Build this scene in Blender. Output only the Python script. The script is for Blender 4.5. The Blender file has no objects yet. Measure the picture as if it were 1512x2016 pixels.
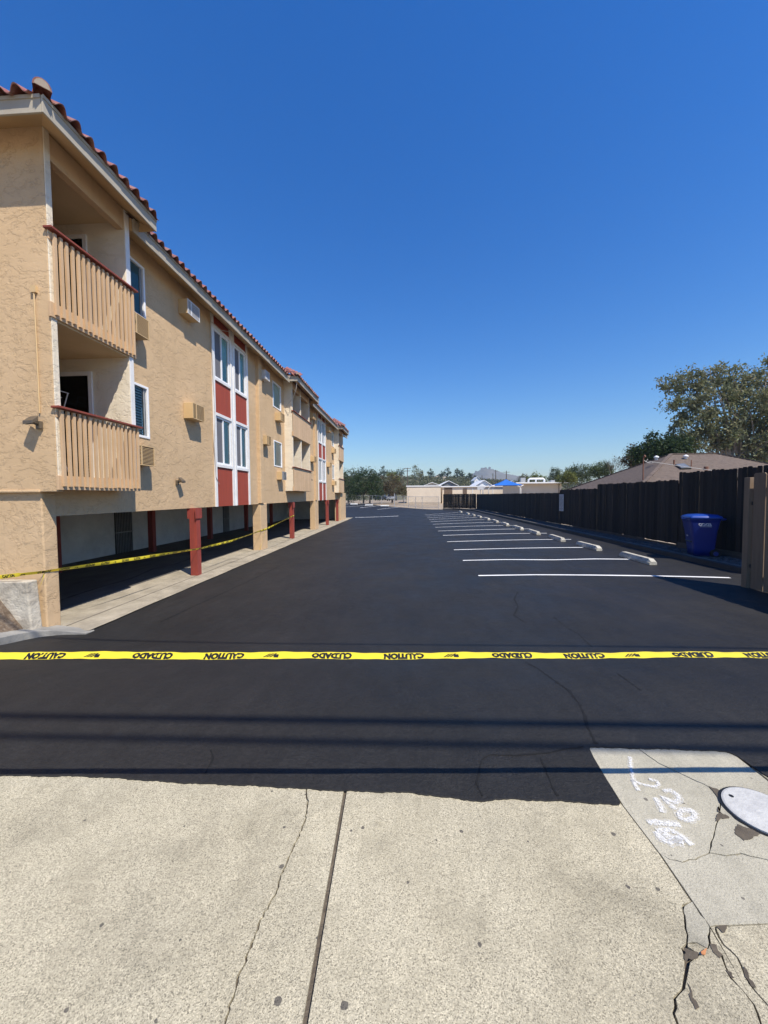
import bpy, bmesh, math, random
import numpy as np
from mathutils import Vector, Matrix
rnd = random.Random(7)
NP = np.random.default_rng(11)
S = bpy.context.scene
COL = S.collection

# ------------------------------------------------------------------ camera
EYE = np.array([0.0, 0.0, 1.6])
FPX, YAW, PITCH, ROLL = 757.0, 0.05572, 0.04312, 0.008
_f = np.array([-math.sin(YAW) * math.cos(PITCH), math.cos(YAW) * math.cos(PITCH), -math.sin(PITCH)])
_r = np.array([math.cos(YAW), math.sin(YAW), 0.0])
_u = np.cross(_r, _f)
_r2 = _r * math.cos(ROLL) - _u * math.sin(ROLL)
_u2 = _u * math.cos(ROLL) + _r * math.sin(ROLL)
cam_d = bpy.data.cameras.new('camera')
cam = bpy.data.objects.new('camera', cam_d)
COL.objects.link(cam)
cam.matrix_world = Matrix(((_r2[0], _u2[0], -_f[0], 0), (_r2[1], _u2[1], -_f[1], 0), (_r2[2], _u2[2], -_f[2], 1.6), (0, 0, 0, 1)))
cam_d.sensor_fit = 'VERTICAL'
cam_d.sensor_height = 36
cam_d.lens = 36 * FPX / 2016
cam_d.clip_start = 0.05
cam_d.clip_end = 8000
S.camera = cam

# ------------------------------------------------------------------ sky, sun, exposure
SUN_DIR = Vector((0.405, -0.405, 0.82)).normalized()      # towards the sun
w = bpy.data.worlds.new('World')
S.world = w
w.use_nodes = True
nt = w.node_tree
sky = nt.nodes.new('ShaderNodeTexSky')
sky.sky_type = 'NISHITA'
sky.sun_disc = False
sky.sun_elevation = math.asin(SUN_DIR.z)
sky.sun_rotation = math.atan2(SUN_DIR.x, SUN_DIR.y)
sky.altitude = 0
sky.air_density = 1.5
sky.dust_density = 0.0
sky.ozone_density = 10.0
bg = nt.nodes['Background']
hs = nt.nodes.new('ShaderNodeHueSaturation')
hs.inputs['Hue'].default_value = .512
hs.inputs['Saturation'].default_value = 1.25
hs.inputs['Value'].default_value = 1.03
nt.links.new(sky.outputs[0], hs.inputs['Color'])
nt.links.new(hs.outputs[0], bg.inputs[0])
bg.inputs[1].default_value = 0.11
sd = bpy.data.lights.new('sun', 'SUN')
sd.energy = 5.0
sd.angle = math.radians(0.53)
sd.color = (1.0, 0.92, 0.79)
sun = bpy.data.objects.new('sun', sd)
COL.objects.link(sun)
sun.rotation_euler = SUN_DIR.to_track_quat('Z', 'Y').to_euler()
sun.location = (20, -20, 40)
S.view_settings.view_transform = 'Standard'
S.view_settings.look = 'None'
S.view_settings.exposure = 0.4
S.view_settings.gamma = 1.0
S.view_settings.use_curve_mapping = False
S.cycles.use_denoising = True
S.cycles.max_bounces = 6
S.cycles.transparent_max_bounces = 12
S.cycles.volume_bounces = 0

# ------------------------------------------------------------------ helpers: pixel -> real surface
def ray(px, py):
    d = _f + _r2 * (px - 756) / FPX - _u2 * (py - 1008) / FPX
    return d / np.linalg.norm(d)
def ss(t):
    t = np.clip(t, 0, 1)
    return t * t * (3 - 2 * t)
def gz(x, y):                                              # height of the paved ground
    zl = -.62 + .30 * ss((x + 5.2) / 12.5)
    b = zl * ss((y - 2.45) / 3.6)
    return b + np.clip(y - 48, 0, 34) * .022 * (1 - ss(x / 6) * .6)
def g(x, y):
    return float(gz(np.float64(x), np.float64(y)))
_T = np.concatenate([np.linspace(1, 30, 6000), np.linspace(30.01, 140, 8000)])
def hit(px, py):
    d = ray(px, py)
    p = EYE[None] + d[None] * _T[:, None]
    f = p[:, 2] - gz(p[:, 0], p[:, 1])
    i = int(np.argmax(f < 0))
    a, b = f[i - 1], f[i]
    return EYE + d * (_T[i - 1] + (_T[i] - _T[i - 1]) * a / (a - b))
def onz(px, py, z=0.0):
    d = ray(px, py)
    return EYE + d * (z - EYE[2]) / d[2]
def ony(px, py, y):
    d = ray(px, py)
    return EYE + d * y / d[1]

# ------------------------------------------------------------------ materials
def M(name):
    m = bpy.data.materials.new(name)
    m.use_nodes = True
    t = m.node_tree
    return m, t, t.nodes['Principled BSDF']
def N(t, kind, **kw):
    n = t.nodes.new(kind)
    for k, v in kw.items():
        if k in n.inputs: n.inputs[k].default_value = v
        else: setattr(n, k, v)
    return n
def pos(t, scale=(1, 1, 1)):
    gn = t.nodes.new('ShaderNodeNewGeometry')
    mp = t.nodes.new('ShaderNodeMapping')
    mp.inputs['Scale'].default_value = scale
    t.links.new(gn.outputs['Position'], mp.inputs['Vector'])
    return mp.outputs[0]
def noise(t, vec, scale, detail=4, rough=.55, dist=0.0):
    n = N(t, 'ShaderNodeTexNoise', Scale=scale, Detail=detail, Roughness=rough, Distortion=dist)
    t.links.new(vec, n.inputs['Vector'])
    return n.outputs['Fac']
def ramp(t, fac, stops, interp='LINEAR'):
    r = t.nodes.new('ShaderNodeValToRGB')
    r.color_ramp.interpolation = interp
    els = r.color_ramp.elements
    while len(els) < len(stops): els.new(.5)
    for e, (p, c) in zip(els, stops):
        e.position = p
        e.color = (c, c, c, 1) if isinstance(c, (int, float)) else (*c, 1)
    t.links.new(fac, r.inputs[0])
    return r.outputs[0]
def mix(t, fac, a, b, mode='MIX'):
    m = N(t, 'ShaderNodeMix', data_type='RGBA', blend_type=mode)
    for sock, v in ((0, fac), (6, a), (7, b)):
        if hasattr(v, 'links'): t.links.new(v, m.inputs[sock])
        elif sock == 0: m.inputs[0].default_value = v
        else: m.inputs[sock].default_value = (*v, 1)
    return m.outputs[2]
def math_(t, op, a, b):
    m = N(t, 'ShaderNodeMath', operation=op)
    for i, v in enumerate((a, b)):
        if hasattr(v, 'links'): t.links.new(v, m.inputs[i])
        else: m.inputs[i].default_value = v
    return m.outputs[0]
def bump(t, h, dist, strength=1.0, nrm=None):
    b = N(t, 'ShaderNodeBump', Strength=strength, Distance=dist)
    t.links.new(h, b.inputs['Height'])
    if nrm is not None: t.links.new(nrm, b.inputs['Normal'])
    return b.outputs[0]
def mat(name, c1, c2=None, scale=3, rough=.6, bs=0, bd=0, stretch=(1, 1, 1), spec=.4, objvar=0, dirt=None, dscale=2, damt=.5):
    m, t, p = M(name)
    p.inputs['Roughness'].default_value = rough
    p.inputs['Specular IOR Level'].default_value = spec
    v = pos(t, stretch)
    if c2 is None: c2 = tuple(c * .8 for c in c1)
    c = mix(t, ramp(t, noise(t, v, scale), [(.3, 0), (.7, 1)]), c1, c2)
    if objvar:
        oi = t.nodes.new('ShaderNodeObjectInfo')
        k = math_(t, 'MULTIPLY_ADD', oi.outputs['Random'], objvar)
        k.node.inputs[2].default_value = 1 - objvar * .5
        cc = N(t, 'ShaderNodeCombineColor')
        for i in range(3): t.links.new(k, cc.inputs[i])
        c = mix(t, 1.0, c, cc.outputs[0], 'MULTIPLY')
    if dirt:
        f = ramp(t, noise(t, v, dscale, 8, .65), [(.45, 0), (.75, damt)])
        c = mix(t, f, c, dirt)
    t.links.new(c, p.inputs['Base Color'])
    if bd: t.links.new(bump(t, noise(t, v, bs, 5), bd), p.inputs['Normal'])
    return m

def stucco(name, c1, c2):
    m, t, p = M(name)
    p.inputs['Roughness'].default_value = .9
    p.inputs['Specular IOR Level'].default_value = .15
    v = pos(t)
    big = noise(t, v, .9, 5, .6)
    c = mix(t, ramp(t, big, [(.3, 0), (.7, 1)]), c1, c2)
    stain = ramp(t, noise(t, pos(t, (1.5, 1.5, .25)), 1.6, 6, .6), [(.52, 0), (.8, .35)])
    c = mix(t, stain, c, tuple(k * .72 for k in c2))
    t.links.new(c, p.inputs['Base Color'])
    knock = ramp(t, noise(t, v, 7.5, 8, .66, .7), [(.40, 0), (.475, .7), (.53, .8), (.60, 1)])
    knock2 = ramp(t, noise(t, pos(t, (1, 1, 1.6)), 3.1, 9, .7, .4), [(.46, 0), (.50, .8), (.62, 1)])
    msk = ramp(t, noise(t, v, 1.3, 3), [(.36, .15), (.62, 1)])
    fine = noise(t, v, 70, 5, .7)
    h = math_(t, 'ADD', math_(t, 'ADD', math_(t, 'MULTIPLY', knock, math_(t, 'MULTIPLY', msk, .6)), math_(t, 'MULTIPLY', knock2, .75)), math_(t, 'MULTIPLY', fine, .5))
    t.links.new(bump(t, h, .0058), p.inputs['Normal'])
    return m

def concrete(name, c1, c2, dark, grain=1.0, coarse=True):
    m, t, p = M(name)
    p.inputs['Roughness'].default_value = .85
    p.inputs['Specular IOR Level'].default_value = .25
    v = pos(t)
    c = mix(t, ramp(t, noise(t, v, 2.1, 6, .62), [(.3, 0), (.7, 1)]), c1, c2)
    if coarse:
        vo = N(t, 'ShaderNodeTexVoronoi', Scale=285.0); t.links.new(v, vo.inputs['Vector'])
        sep = N(t, 'ShaderNodeSeparateColor'); t.links.new(vo.outputs['Color'], sep.inputs[0])
        ag = ramp(t, sep.outputs[0], [(0, .30), (.13, .55), (.3, .92), (.72, 1.06), (.95, 1.42)])
        c = mix(t, .8 * grain, c, ag, 'MULTIPLY')
        sp = ramp(t, noise(t, v, 165, 3, .7), [(.31, .25), (.43, 1)])
        c = mix(t, .7, c, sp, 'MULTIPLY')
    blot = ramp(t, noise(t, v, 4.0, 9, .74), [(.48, 0), (.70, .6)])
    c = mix(t, blot, c, tuple(k * .7 for k in c2))
    c = mix(t, 1.0, c, ramp(t, noise(t, v, 1.15, 7, .68, .5), [(.30, .68), (.46, .96), (.7, 1.12)]), 'MULTIPLY')
    st = ramp(t, noise(t, pos(t, (26, 1.6, 1)), 1, 6, .7), [(.5, 0), (.8, .3)])
    c = mix(t, st, c, tuple(k * .62 for k in c2))
    wn_ = ramp(t, noise(t, v, .9, 3), [(.45, 0), (.62, 1)])
    pits = ramp(t, noise(t, v, 46, 5, .75), [(.34, 1), (.42, 0)])
    c = mix(t, math_(t, 'MULTIPLY', math_(t, 'MULTIPLY', pits, wn_), .6), c, tuple(k * .4 for k in c2))
    vs = N(t, 'ShaderNodeTexVoronoi', Scale=4.4, voronoi_dimensions='2D'); t.links.new(v, vs.inputs['Vector'])
    nd = math_(t, 'ADD', vs.outputs['Distance'], math_(t, 'MULTIPLY', math_(t, 'SUBTRACT', noise(t, v, 55, 4, .7), .5), .07))
    s2 = N(t, 'ShaderNodeSeparateColor'); t.links.new(vs.outputs['Color'], s2.inputs[0])
    thr = math_(t, 'MULTIPLY_ADD', math_(t, 'POWER', s2.outputs[1], 2.2), .058); thr.node.inputs[2].default_value = -.002
    spot = math_(t, 'LESS_THAN', nd, thr)
    c = mix(t, math_(t, 'MULTIPLY', spot, .8), c, dark)
    t.links.new(c, p.inputs['Base Color'])
    h = math_(t, 'ADD', noise(t, v, 120, 4, .7), math_(t, 'MULTIPLY', noise(t, v, 12, 4), 1.2))
    t.links.new(bump(t, h, .004), p.inputs['Normal'])
    return m

def asphalt(name, c1, c2, rough):
    m, t, p = M(name)
    p.inputs['Specular IOR Level'].default_value = .36
    v = pos(t)
    c = mix(t, ramp(t, noise(t, v, .55, 6, .65), [(.3, 0), (.7, 1)]), c1, c2)
    br = ramp(t, noise(t, pos(t, (1.2, .35, 1)), .5, 7, .68), [(.55, 0), (.75, .6)])
    c = mix(t, br, c, (.026, .0225, .021))
    sp = ramp(t, noise(t, v, 90, 2), [(.68, 0), (.74, .3)])
    c = mix(t, sp, c, (.06, .062, .068))
    t.links.new(c, p.inputs['Base Color'])
    c = mix(t, .75, c, ramp(t, noise(t, v, 48, 4, .7), [(.28, .45), (.5, 1), (.74, 1.75)]), 'MULTIPLY')
    c = mix(t, .6, c, ramp(t, noise(t, pos(t, (2.2, .5, 1)), 3.0, 6, .65), [(.3, .7), (.7, 1.35)]), 'MULTIPLY')
    t.links.new(c, p.inputs['Base Color'])
    r = ramp(t, noise(t, v, 1.4, 6, .6), [(.3, rough - .08), (.7, rough + .1)])
    t.links.new(r, p.inputs['Roughness'])
    h = math_(t, 'ADD', noise(t, v, 80, 5, .7), math_(t, 'MULTIPLY', noise(t, v, 7, 4), 1.6))
    t.links.new(bump(t, h, .0085), p.inputs['Normal'])
    return m

def leafmat(name, c1, c2, c3=None):
    m, t, p = M(name)
    p.inputs['Roughness'].default_value = .55
    p.inputs['Specular IOR Level'].default_value = .3
    v = pos(t)
    c = mix(t, ramp(t, noise(t, v, .55, 3), [(.35, 0), (.65, 1)]), c1, c2)
    if c3: c = mix(t, ramp(t, noise(t, v, 1.9, 4), [(.5, 0), (.66, .8)]), c, c3)
    c = mix(t, ramp(t, noise(t, v, 14, 2), [(.3, 0), (.7, .5)]), c, tuple(k * .55 for k in c1))
    t.links.new(c, p.inputs['Base Color'])
    tr = N(t, 'ShaderNodeBsdfTranslucent'); t.links.new(c, tr.inputs[0])
    mx = N(t, 'ShaderNodeMixShader'); mx.inputs[0].default_value = .32
    t.links.new(p.outputs[0], mx.inputs[1]); t.links.new(tr.outputs[0], mx.inputs[2])
    t.links.new(mx.outputs[0], t.nodes['Material Output'].inputs[0])
    return m

def glassmat(name, tint, refl=1.0):
    m, t, p = M(name)
    t.nodes.remove(p)
    tr = N(t, 'ShaderNodeBsdfTransparent'); tr.inputs[0].default_value = (*tint, 1)
    gl = N(t, 'ShaderNodeBsdfGlossy', Roughness=.02)
    fr = N(t, 'ShaderNodeFresnel', IOR=1.52)
    mx = N(t, 'ShaderNodeMixShader')
    t.links.new(fr.outputs[0], mx.inputs[0]); t.links.new(tr.outputs[0], mx.inputs[1]); t.links.new(gl.outputs[0], mx.inputs[2])
    t.links.new(mx.outputs[0], t.nodes['Material Output'].inputs[0])
    return m

def meshmat(name, col, cell, wire):                         # woven wire: holes between the strands
    m, t, p = M(name)
    p.inputs['Base Color'].default_value = (*col, 1); p.inputs['Metallic'].default_value = .6; p.inputs['Roughness'].default_value = .5
    sx = N(t, 'ShaderNodeSeparateXYZ')
    gn = t.nodes.new('ShaderNodeNewGeometry'); t.links.new(gn.outputs['Position'], sx.inputs[0])
    xy = math_(t, 'ADD', sx.outputs[0], sx.outputs[1])
    a = math_(t, 'FRACT', math_(t, 'DIVIDE', math_(t, 'ADD', xy, sx.outputs[2]), cell), 0)
    b = math_(t, 'FRACT', math_(t, 'DIVIDE', math_(t, 'SUBTRACT', xy, sx.outputs[2]), cell), 0)
    k = math_(t, 'MAXIMUM', math_(t, 'LESS_THAN', a, wire), math_(t, 'LESS_THAN', b, wire))
    t.links.new(k, p.inputs['Alpha'])
    return m

STUCCO = stucco('stucco', (.615, .44, .265), (.54, .38, .222))
STUCCO_W = stucco('cream_stucco', (.78, .70, .56), (.70, .61, .47))
TAN = mat('tan_paint', (.62, .425, .255), (.555, .375, .215), 3, .6, 40, .002, spec=.25, objvar=.12)
TANBOX = mat('tan_metal', (.60, .43, .23), (.55, .38, .19), 4, .55)
FASC = mat('fascia_paint', (.43, .39, .31), (.38, .34, .27), 2, .6, dirt=(.3, .24, .17), dscale=3, damt=.3)
SOFF = mat('soffit_paint', (.55, .38, .2), (.48, .33, .165), 2, .8)
CEIL = mat('balcony_ceiling', (.62, .47, .29), (.55, .42, .25), 2, .85)
WHITE = mat('white_trim', (.80, .79, .77), (.72, .71, .69), 4, .45, dirt=(.45, .4, .33), dscale=6, damt=.25)
VINYL = mat('white_vinyl', (.82, .83, .85), (.78, .79, .81), 4, .35)
RED = mat('red_panel', (.37, .064, .033), (.30, .052, .028), 2.2, .7, 30, .004, (1, 6, .4), dirt=(.2, .05, .03), dscale=3)
REDPOST = mat('red_post', (.33, .06, .04), (.24, .045, .032), 2.5, .65, 30, .004, (4, 4, .6), dirt=(.12, .03, .025), dscale=3, damt=.7)
RAILRED = mat('rail_redwood', (.27, .065, .035), (.2, .045, .028), 4, .55)
TILE = mat('clay_tile', (.30, .105, .068), (.21, .07, .05), 9, .42, 25, .003, objvar=.5, dirt=(.42, .36, .30), dscale=7, damt=.55, spec=.6)
MORTAR = mat('mortar', (.5, .42, .34), None, 8, .9, 30, .004)
DECK = mat('roof_deck', (.12, .055, .04), None, 3, .9)
CARW = mat('carport_wall', (.76, .75, .70), (.66, .65, .61), 1.2, .85, 25, .004, dirt=(.3, .29, .27), dscale=1.3, damt=.4)
DARKM = mat('dark_metal', (.05, .05, .048), None, 5, .5)
GREYM = mat('grey_metal', (.36, .37, .38), None, 5, .4)
SCREEN = mat('insect_screen', (.15, .15, .165), (.13, .13, .145), 3, .8)
CURT = mat('teal_curtain', (.50, .72, .66), (.36, .58, .54), 3, .8, 6, .02, (1, 12, .2))
BLIND = mat('blind_slat', (.36, .46, .45), (.30, .40, .39), 3, .6)
SHADEB = mat('pale_roller_blind', (.66, .70, .58), (.58, .63, .52), 1.2, .8)
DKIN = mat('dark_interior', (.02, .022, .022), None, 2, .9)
TEALS = mat('solar_screen', (.06, .15, .17), (.045, .12, .14), 2, .6)
GLASS = glassmat('window_glass', (.88, .94, .93))
CONC_A = concrete('apron_concrete', (.495, .448, .328), (.42, .376, .268), (.055, .05, .05))
CONC_B = concrete('smooth_concrete', (.455, .425, .335), (.395, .37, .29), (.1, .09, .08), .35)
CONC_S = concrete('strip_concrete', (.43, .38, .295), (.30, .265, .205), (.1, .09, .08), .5)
CONC_K = mat('kerb_concrete', (.33, .32, .29), (.22, .215, .2), 3, .85, 30, .006, dirt=(.12, .12, .12), dscale=4, damt=.5)
STOPC = mat('wheel_stop_concrete', (.54, .52, .45), (.43, .405, .34), 5, .85, 40, .006, dirt=(.12, .1, .08), dscale=7, damt=.9)
DIRTJ = mat('joint_dirt', (.15, .125, .095), (.085, .07, .055), 30, .95, 80, .01)
ASPH = asphalt('sealed_asphalt', (.0182, .0174, .0170), (.0112, .0109, .0108), .62)
ASPHC = mat('asphalt_crack', (.0035, .0035, .0037), (.006, .006, .006), 30, .8, 90, .004)
ASPHD = asphalt('carport_asphalt', (.085, .082, .078), (.055, .053, .052), .75)
PAINT = mat('road_paint', (.84, .84, .83), (.74, .74, .73), 8, .6, 70, .003)
SPRAY, _t, _p = M('spray_paint')
_v = pos(_t)
_p.inputs['Base Color'].default_value = (.8, .8, .79, 1); _p.inputs['Roughness'].default_value = .7
_t.links.new(ramp(_t, noise(_t, _v, 130, 4, .7), [(.40, .12), (.60, .78)]), _p.inputs['Alpha'])
SPRAYF = SPRAY.copy(); SPRAYF.name = 'spray_mist'
for _n in SPRAYF.node_tree.nodes:
    if _n.type == 'VALTORGB':
        for _e, _c in zip(_n.color_ramp.elements, (.02, .4)): _e.color = (_c, _c, _c, 1)
SEALK = mat('sealed_kerb', (.022, .022, .024), (.03, .03, .031), 4, .7, 40, .004)
KTOP = mat('kerb_top', (.15, .14, .125), (.07, .068, .065), 3, .85, 40, .004)
GRAV = mat('dark_gravel', (.06, .063, .066), (.035, .037, .04), 9, .9, 40, .01)
STONE = mat('gravel_stone', (.13, .13, .13), (.06, .062, .066), 4, .85)
FENCEW = mat('dark_stained_wood', (.027, .020, .0145), (.013, .0105, .0085), 5, .85, 22, .006, (8, 8, .6), objvar=1.35, dirt=(.05, .043, .036), dscale=5, damt=.5)
PLANK = mat('kickboard_wood', (.10, .085, .068), (.055, .047, .04), 4, .9, 20, .004, (6, .6, 6))
FTAN = mat('tan_fence_paint', (.235, .165, .105), (.195, .135, .085), 3, .75, 22, .003, (8, 8, .6), objvar=.15)
BLUE = mat('blue_plastic', (.006, .024, .20), (.005, .019, .165), 3, .38, spec=.5)
BLUELID = mat('blue_lid', (.014, .06, .33), (.012, .05, .28), 3, .33, spec=.5)
RUBBER = mat('rubber', (.02, .02, .02), None, 3, .8)
PRINTW = mat('white_print', (.75, .76, .78), None, 9, .5)
SIGNW = mat('sign_face', (.55, .56, .57), (.48, .49, .5), 4, .5)
SIGNT = mat('sign_print', (.2, .2, .21), None, 4, .6)
SHING = mat('brown_shingle', (.165, .122, .096), (.085, .064, .053), 4.5, .9, 30, .02, (1, 1, 3), objvar=.5, dirt=(.22, .18, .15), dscale=9, damt=.8)
HOUSEW = mat('house_wall', (.25, .19, .15), None, 2, .9)
SCHOOL = mat('cream_block_wall', (.70, .60, .47), (.64, .54, .42), .5, .85, dirt=(.5, .42, .33), dscale=.4, damt=.4)
ROOFW = mat('white_roof', (.78, .79, .8), (.7, .71, .72), .6, .6)
BROWNB = mat('brown_board', (.16, .11, .075), (.12, .085, .06), 2, .85)
CANVAS = mat('blue_canvas', (.012, .13, .50), (.010, .11, .43), .6, .7)
BARK = mat('bark', (.17, .135, .105), (.10, .08, .063), 3, .9, 12, .02)
BARKP = mat('pale_bark', (.30, .26, .22), (.18, .155, .13), 2, .85, 10, .02)
POLEW = mat('pole_wood', (.12, .095, .075), (.085, .068, .055), 3, .9)
SOIL = mat('dirt_soil', (.16, .115, .08), (.10, .072, .05), 7, .95, 22, .03, dirt=(.3, .25, .19), dscale=18, damt=.7)
GROUND = mat('dry_ground', (.34, .27, .195), (.27, .215, .15), .3, .95, 3, .03)
HILLM = mat('hill_scrub', (.085, .095, .045), (.16, .135, .08), .03, .95)
MOUNT = mat('mountain_scrub', (.12, .115, .085), (.17, .15, .12), .012, .95)
RUST = mat('rusty_steel', (.23, .105, .06), (.16, .07, .045), 5, .7)
STEEL = mat('galvanised_steel', (.42, .43, .44), (.34, .35, .36), 5, .4)
CHAIN = meshmat('chain_link', (.26, .265, .27), .085, .07)
WIREM = mat('black_cable', (.02, .02, .02), None, 3, .6)
YEL, _t, _p = M('yellow_tape')
_p.inputs['Base Color'].default_value = (.90, .75, .05, 1); _p.inputs['Roughness'].default_value = .32
_tr = N(_t, 'ShaderNodeBsdfTranslucent'); _tr.inputs[0].default_value = (.85, .66, .03, 1)
_mx = N(_t, 'ShaderNodeMixShader'); _mx.inputs[0].default_value = .3
_t.links.new(_p.outputs[0], _mx.inputs[1]); _t.links.new(_tr.outputs[0], _mx.inputs[2]); _t.links.new(_mx.outputs[0], _t.nodes['Material Output'].inputs[0])
INK = mat('black_ink', (.012, .012, .012), None, 5, .5)
CARBLUE = mat('blue_car_paint', (.03, .09, .28), None, 3, .25, spec=.6)
CARSIL = mat('silver_car_paint', (.42, .45, .48), None, 3, .28, spec=.6)
CARGLS = mat('car_glass', (.02, .025, .03), None, 3, .05, spec=.8)
LF_DARK = leafmat('dark_green_leaves', (.030, .058, .016), (.048, .080, .024))
LF_OLIVE = leafmat('olive_leaves', (.085, .095, .035), (.13, .10, .045), (.17, .10, .055))
LF_EUC = leafmat('eucalyptus_leaves', (.165, .195, .095), (.24, .24, .125), (.27, .21, .115))
LF_LIGHT = leafmat('light_green_leaves', (.085, .12, .04), (.12, .15, .055))
LF_LIME = leafmat('lime_leaves', (.13, .16, .03), (.18, .19, .045))
LF_MID = leafmat('mid_green_leaves', (.06, .085, .035), (.085, .11, .05))
LF_BROWN = leafmat('bronze_leaves', (.11, .08, .04), (.15, .105, .055), (.07, .085, .035))
LF_GREY = leafmat('grey_twigs', (.17, .15, .125), (.14, .125, .10))

# ------------------------------------------------------------------ mesh building
ORG = {}
def org(o):
    return ORG.get(o.name, Vector((0, 0, 0))) if o else Vector((0, 0, 0))
def props(o, label=None, cat=None, group=None, kind=None):
    if label: o['label'] = label
    if cat: o['category'] = cat
    if group: o['group'] = group
    if kind: o['kind'] = kind
    return o
def thing(name, label, cat, loc=(0, 0, 0), group=None, rz=0):
    o = bpy.data.objects.new(name, None)
    o.empty_display_size = .2
    COL.objects.link(o)
    o.location = loc
    o.rotation_euler.z = rz
    ORG[o.name] = Vector(loc)
    return props(o, label, cat, group)
class MB:
    def __init__(s): s.v = []; s.f = []
    def add(s, vs, fs):
        n = len(s.v); s.v += [tuple(map(float, p)) for p in vs]; s.f += [tuple(i + n for i in q) for q in fs]; return s
    def box(s, a, b):
        x0, y0, z0 = (min(a[i], b[i]) for i in range(3)); x1, y1, z1 = (max(a[i], b[i]) for i in range(3))
        return s.add([(x0, y0, z0), (x1, y0, z0), (x1, y1, z0), (x0, y1, z0), (x0, y0, z1), (x1, y0, z1), (x1, y1, z1), (x0, y1, z1)],
                     [(0, 3, 2, 1), (4, 5, 6, 7), (0, 1, 5, 4), (1, 2, 6, 5), (2, 3, 7, 6), (3, 0, 4, 7)])
    def quad(s, *p): return s.add(p, [tuple(range(len(p)))])
    def prism(s, poly, ext):
        n = len(poly); e = Vector(ext); a = [Vector(p) for p in poly]
        vs = a + [p + e for p in a]
        fs = [tuple(range(n - 1, -1, -1)), tuple(range(n, 2 * n))] + [(i, (i + 1) % n, n + (i + 1) % n, n + i) for i in range(n)]
        return s.add(vs, fs)
    def beam(s, p, q, w_, h_, up=(0, 0, 1)):
        p, q = Vector(p), Vector(q); d = (q - p).normalized(); u = Vector(up)
        if abs(d.dot(u)) > .98: u = Vector((0, 1, 0))
        r = d.cross(u).normalized() * w_ / 2; u = r.cross(d).normalized() * h_ / 2
        return s.prism([p - r - u, p + r - u, p + r + u, p - r + u], q - p)
    def tube(s, pts, rad, n=8, close=True):
        pts = [Vector(p) for p in pts]; rings = []
        for i, p in enumerate(pts):
            d = (pts[min(i + 1, len(pts) - 1)] - pts[max(i - 1, 0)]).normalized()
            a = d.orthogonal().normalized() if i == 0 else (a - d * a.dot(d)).normalized()
            b = d.cross(a); r = rad[i] if isinstance(rad, (list, tuple)) else rad
            rings.append([p + (a * math.cos(k * 2 * math.pi / n) + b * math.sin(k * 2 * math.pi / n)) * r for k in range(n)])
        vs = [v for r in rings for v in r]; fs = []
        for i in range(len(pts) - 1):
            for k in range(n):
                fs.append((i * n + k, i * n + (k + 1) % n, (i + 1) * n + (k + 1) % n, (i + 1) * n + k))
        if close: fs += [tuple(range(n - 1, -1, -1)), tuple((len(pts) - 1) * n + k for k in range(n))]
        return s.add(vs, fs)
    def mesh(s, name, m, off=None, smooth=False):
        me = bpy.data.meshes.new(name)
        vs = s.v if off is None else [(x - off.x, y - off.y, z - off.z) for x, y, z in s.v]
        me.from_pydata(vs, [], s.f); me.materials.append(m)
        if smooth: me.polygons.foreach_set('use_smooth', [True] * len(me.polygons))
        me.update(); return me
    def out(s, name, m, parent=None, smooth=False, bevel=0, **kw):
        o = bpy.data.objects.new(name, s.mesh(name, m, org(parent), smooth))
        COL.objects.link(o)
        if parent: o.parent = parent; ORG[o.name] = org(parent)
        if bevel:
            b = o.modifiers.new('bevel', 'BEVEL'); b.width = bevel; b.segments = 2; b.limit_method = 'ANGLE'
        return props(o, **kw)
def inst(name, me, parent, p, rot=(0, 0, 0), scale=None, **kw):
    o = bpy.data.objects.new(name, me); COL.objects.link(o)
    o.location = Vector(p) - org(parent); o.rotation_euler = rot
    if scale: o.scale = scale
    if parent: o.parent = parent
    ORG[o.name] = Vector(p)
    return props(o, **kw)
def nmesh(name, v, f, m, smooth=False):                     # numpy quads/tris -> mesh
    me = bpy.data.meshes.new(name); k = f.shape[1]
    me.vertices.add(len(v)); me.vertices.foreach_set('co', v.astype(np.float32).ravel())
    me.loops.add(f.size); me.loops.foreach_set('vertex_index', f.astype(np.int32).ravel())
    me.polygons.add(len(f)); me.polygons.foreach_set('loop_start', np.arange(0, f.size, k, dtype=np.int32))
    if smooth: me.polygons.foreach_set('use_smooth', np.ones(len(f), dtype=bool))
    me.materials.append(m); me.update(calc_edges=True); return me
def link(name, me, parent=None, **kw):
    o = bpy.data.objects.new(name, me); COL.objects.link(o)
    if parent: o.parent = parent
    return props(o, **kw)
def grid_f(nu, nv):
    a = np.arange(nu * nv).reshape(nu, nv)
    return np.stack([a[:-1, :-1], a[1:, :-1], a[1:, 1:], a[:-1, 1:]], -1).reshape(-1, 4)

# ================================================================== SETTING
# terrain sheet out to the horizon
xs = np.concatenate([[-2200, -600, -150], np.linspace(-60, 60, 61), [150, 600, 2200]])
ys = np.concatenate([[-600, -100, -20], np.linspace(-10, 110, 61), [160, 300, 700, 2300]])
X, Y = np.meshgrid(xs, ys, indexing='ij')
Z = np.where(Y < 0, -.12, gz(np.clip(X, -30, 30), np.clip(Y, 0, 90)) - .25)
link('ground', nmesh('ground', np.stack([X, Y, Z], -1).reshape(-1, 3), grid_f(len(xs), len(ys)), GROUND, True), kind='structure')

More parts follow.
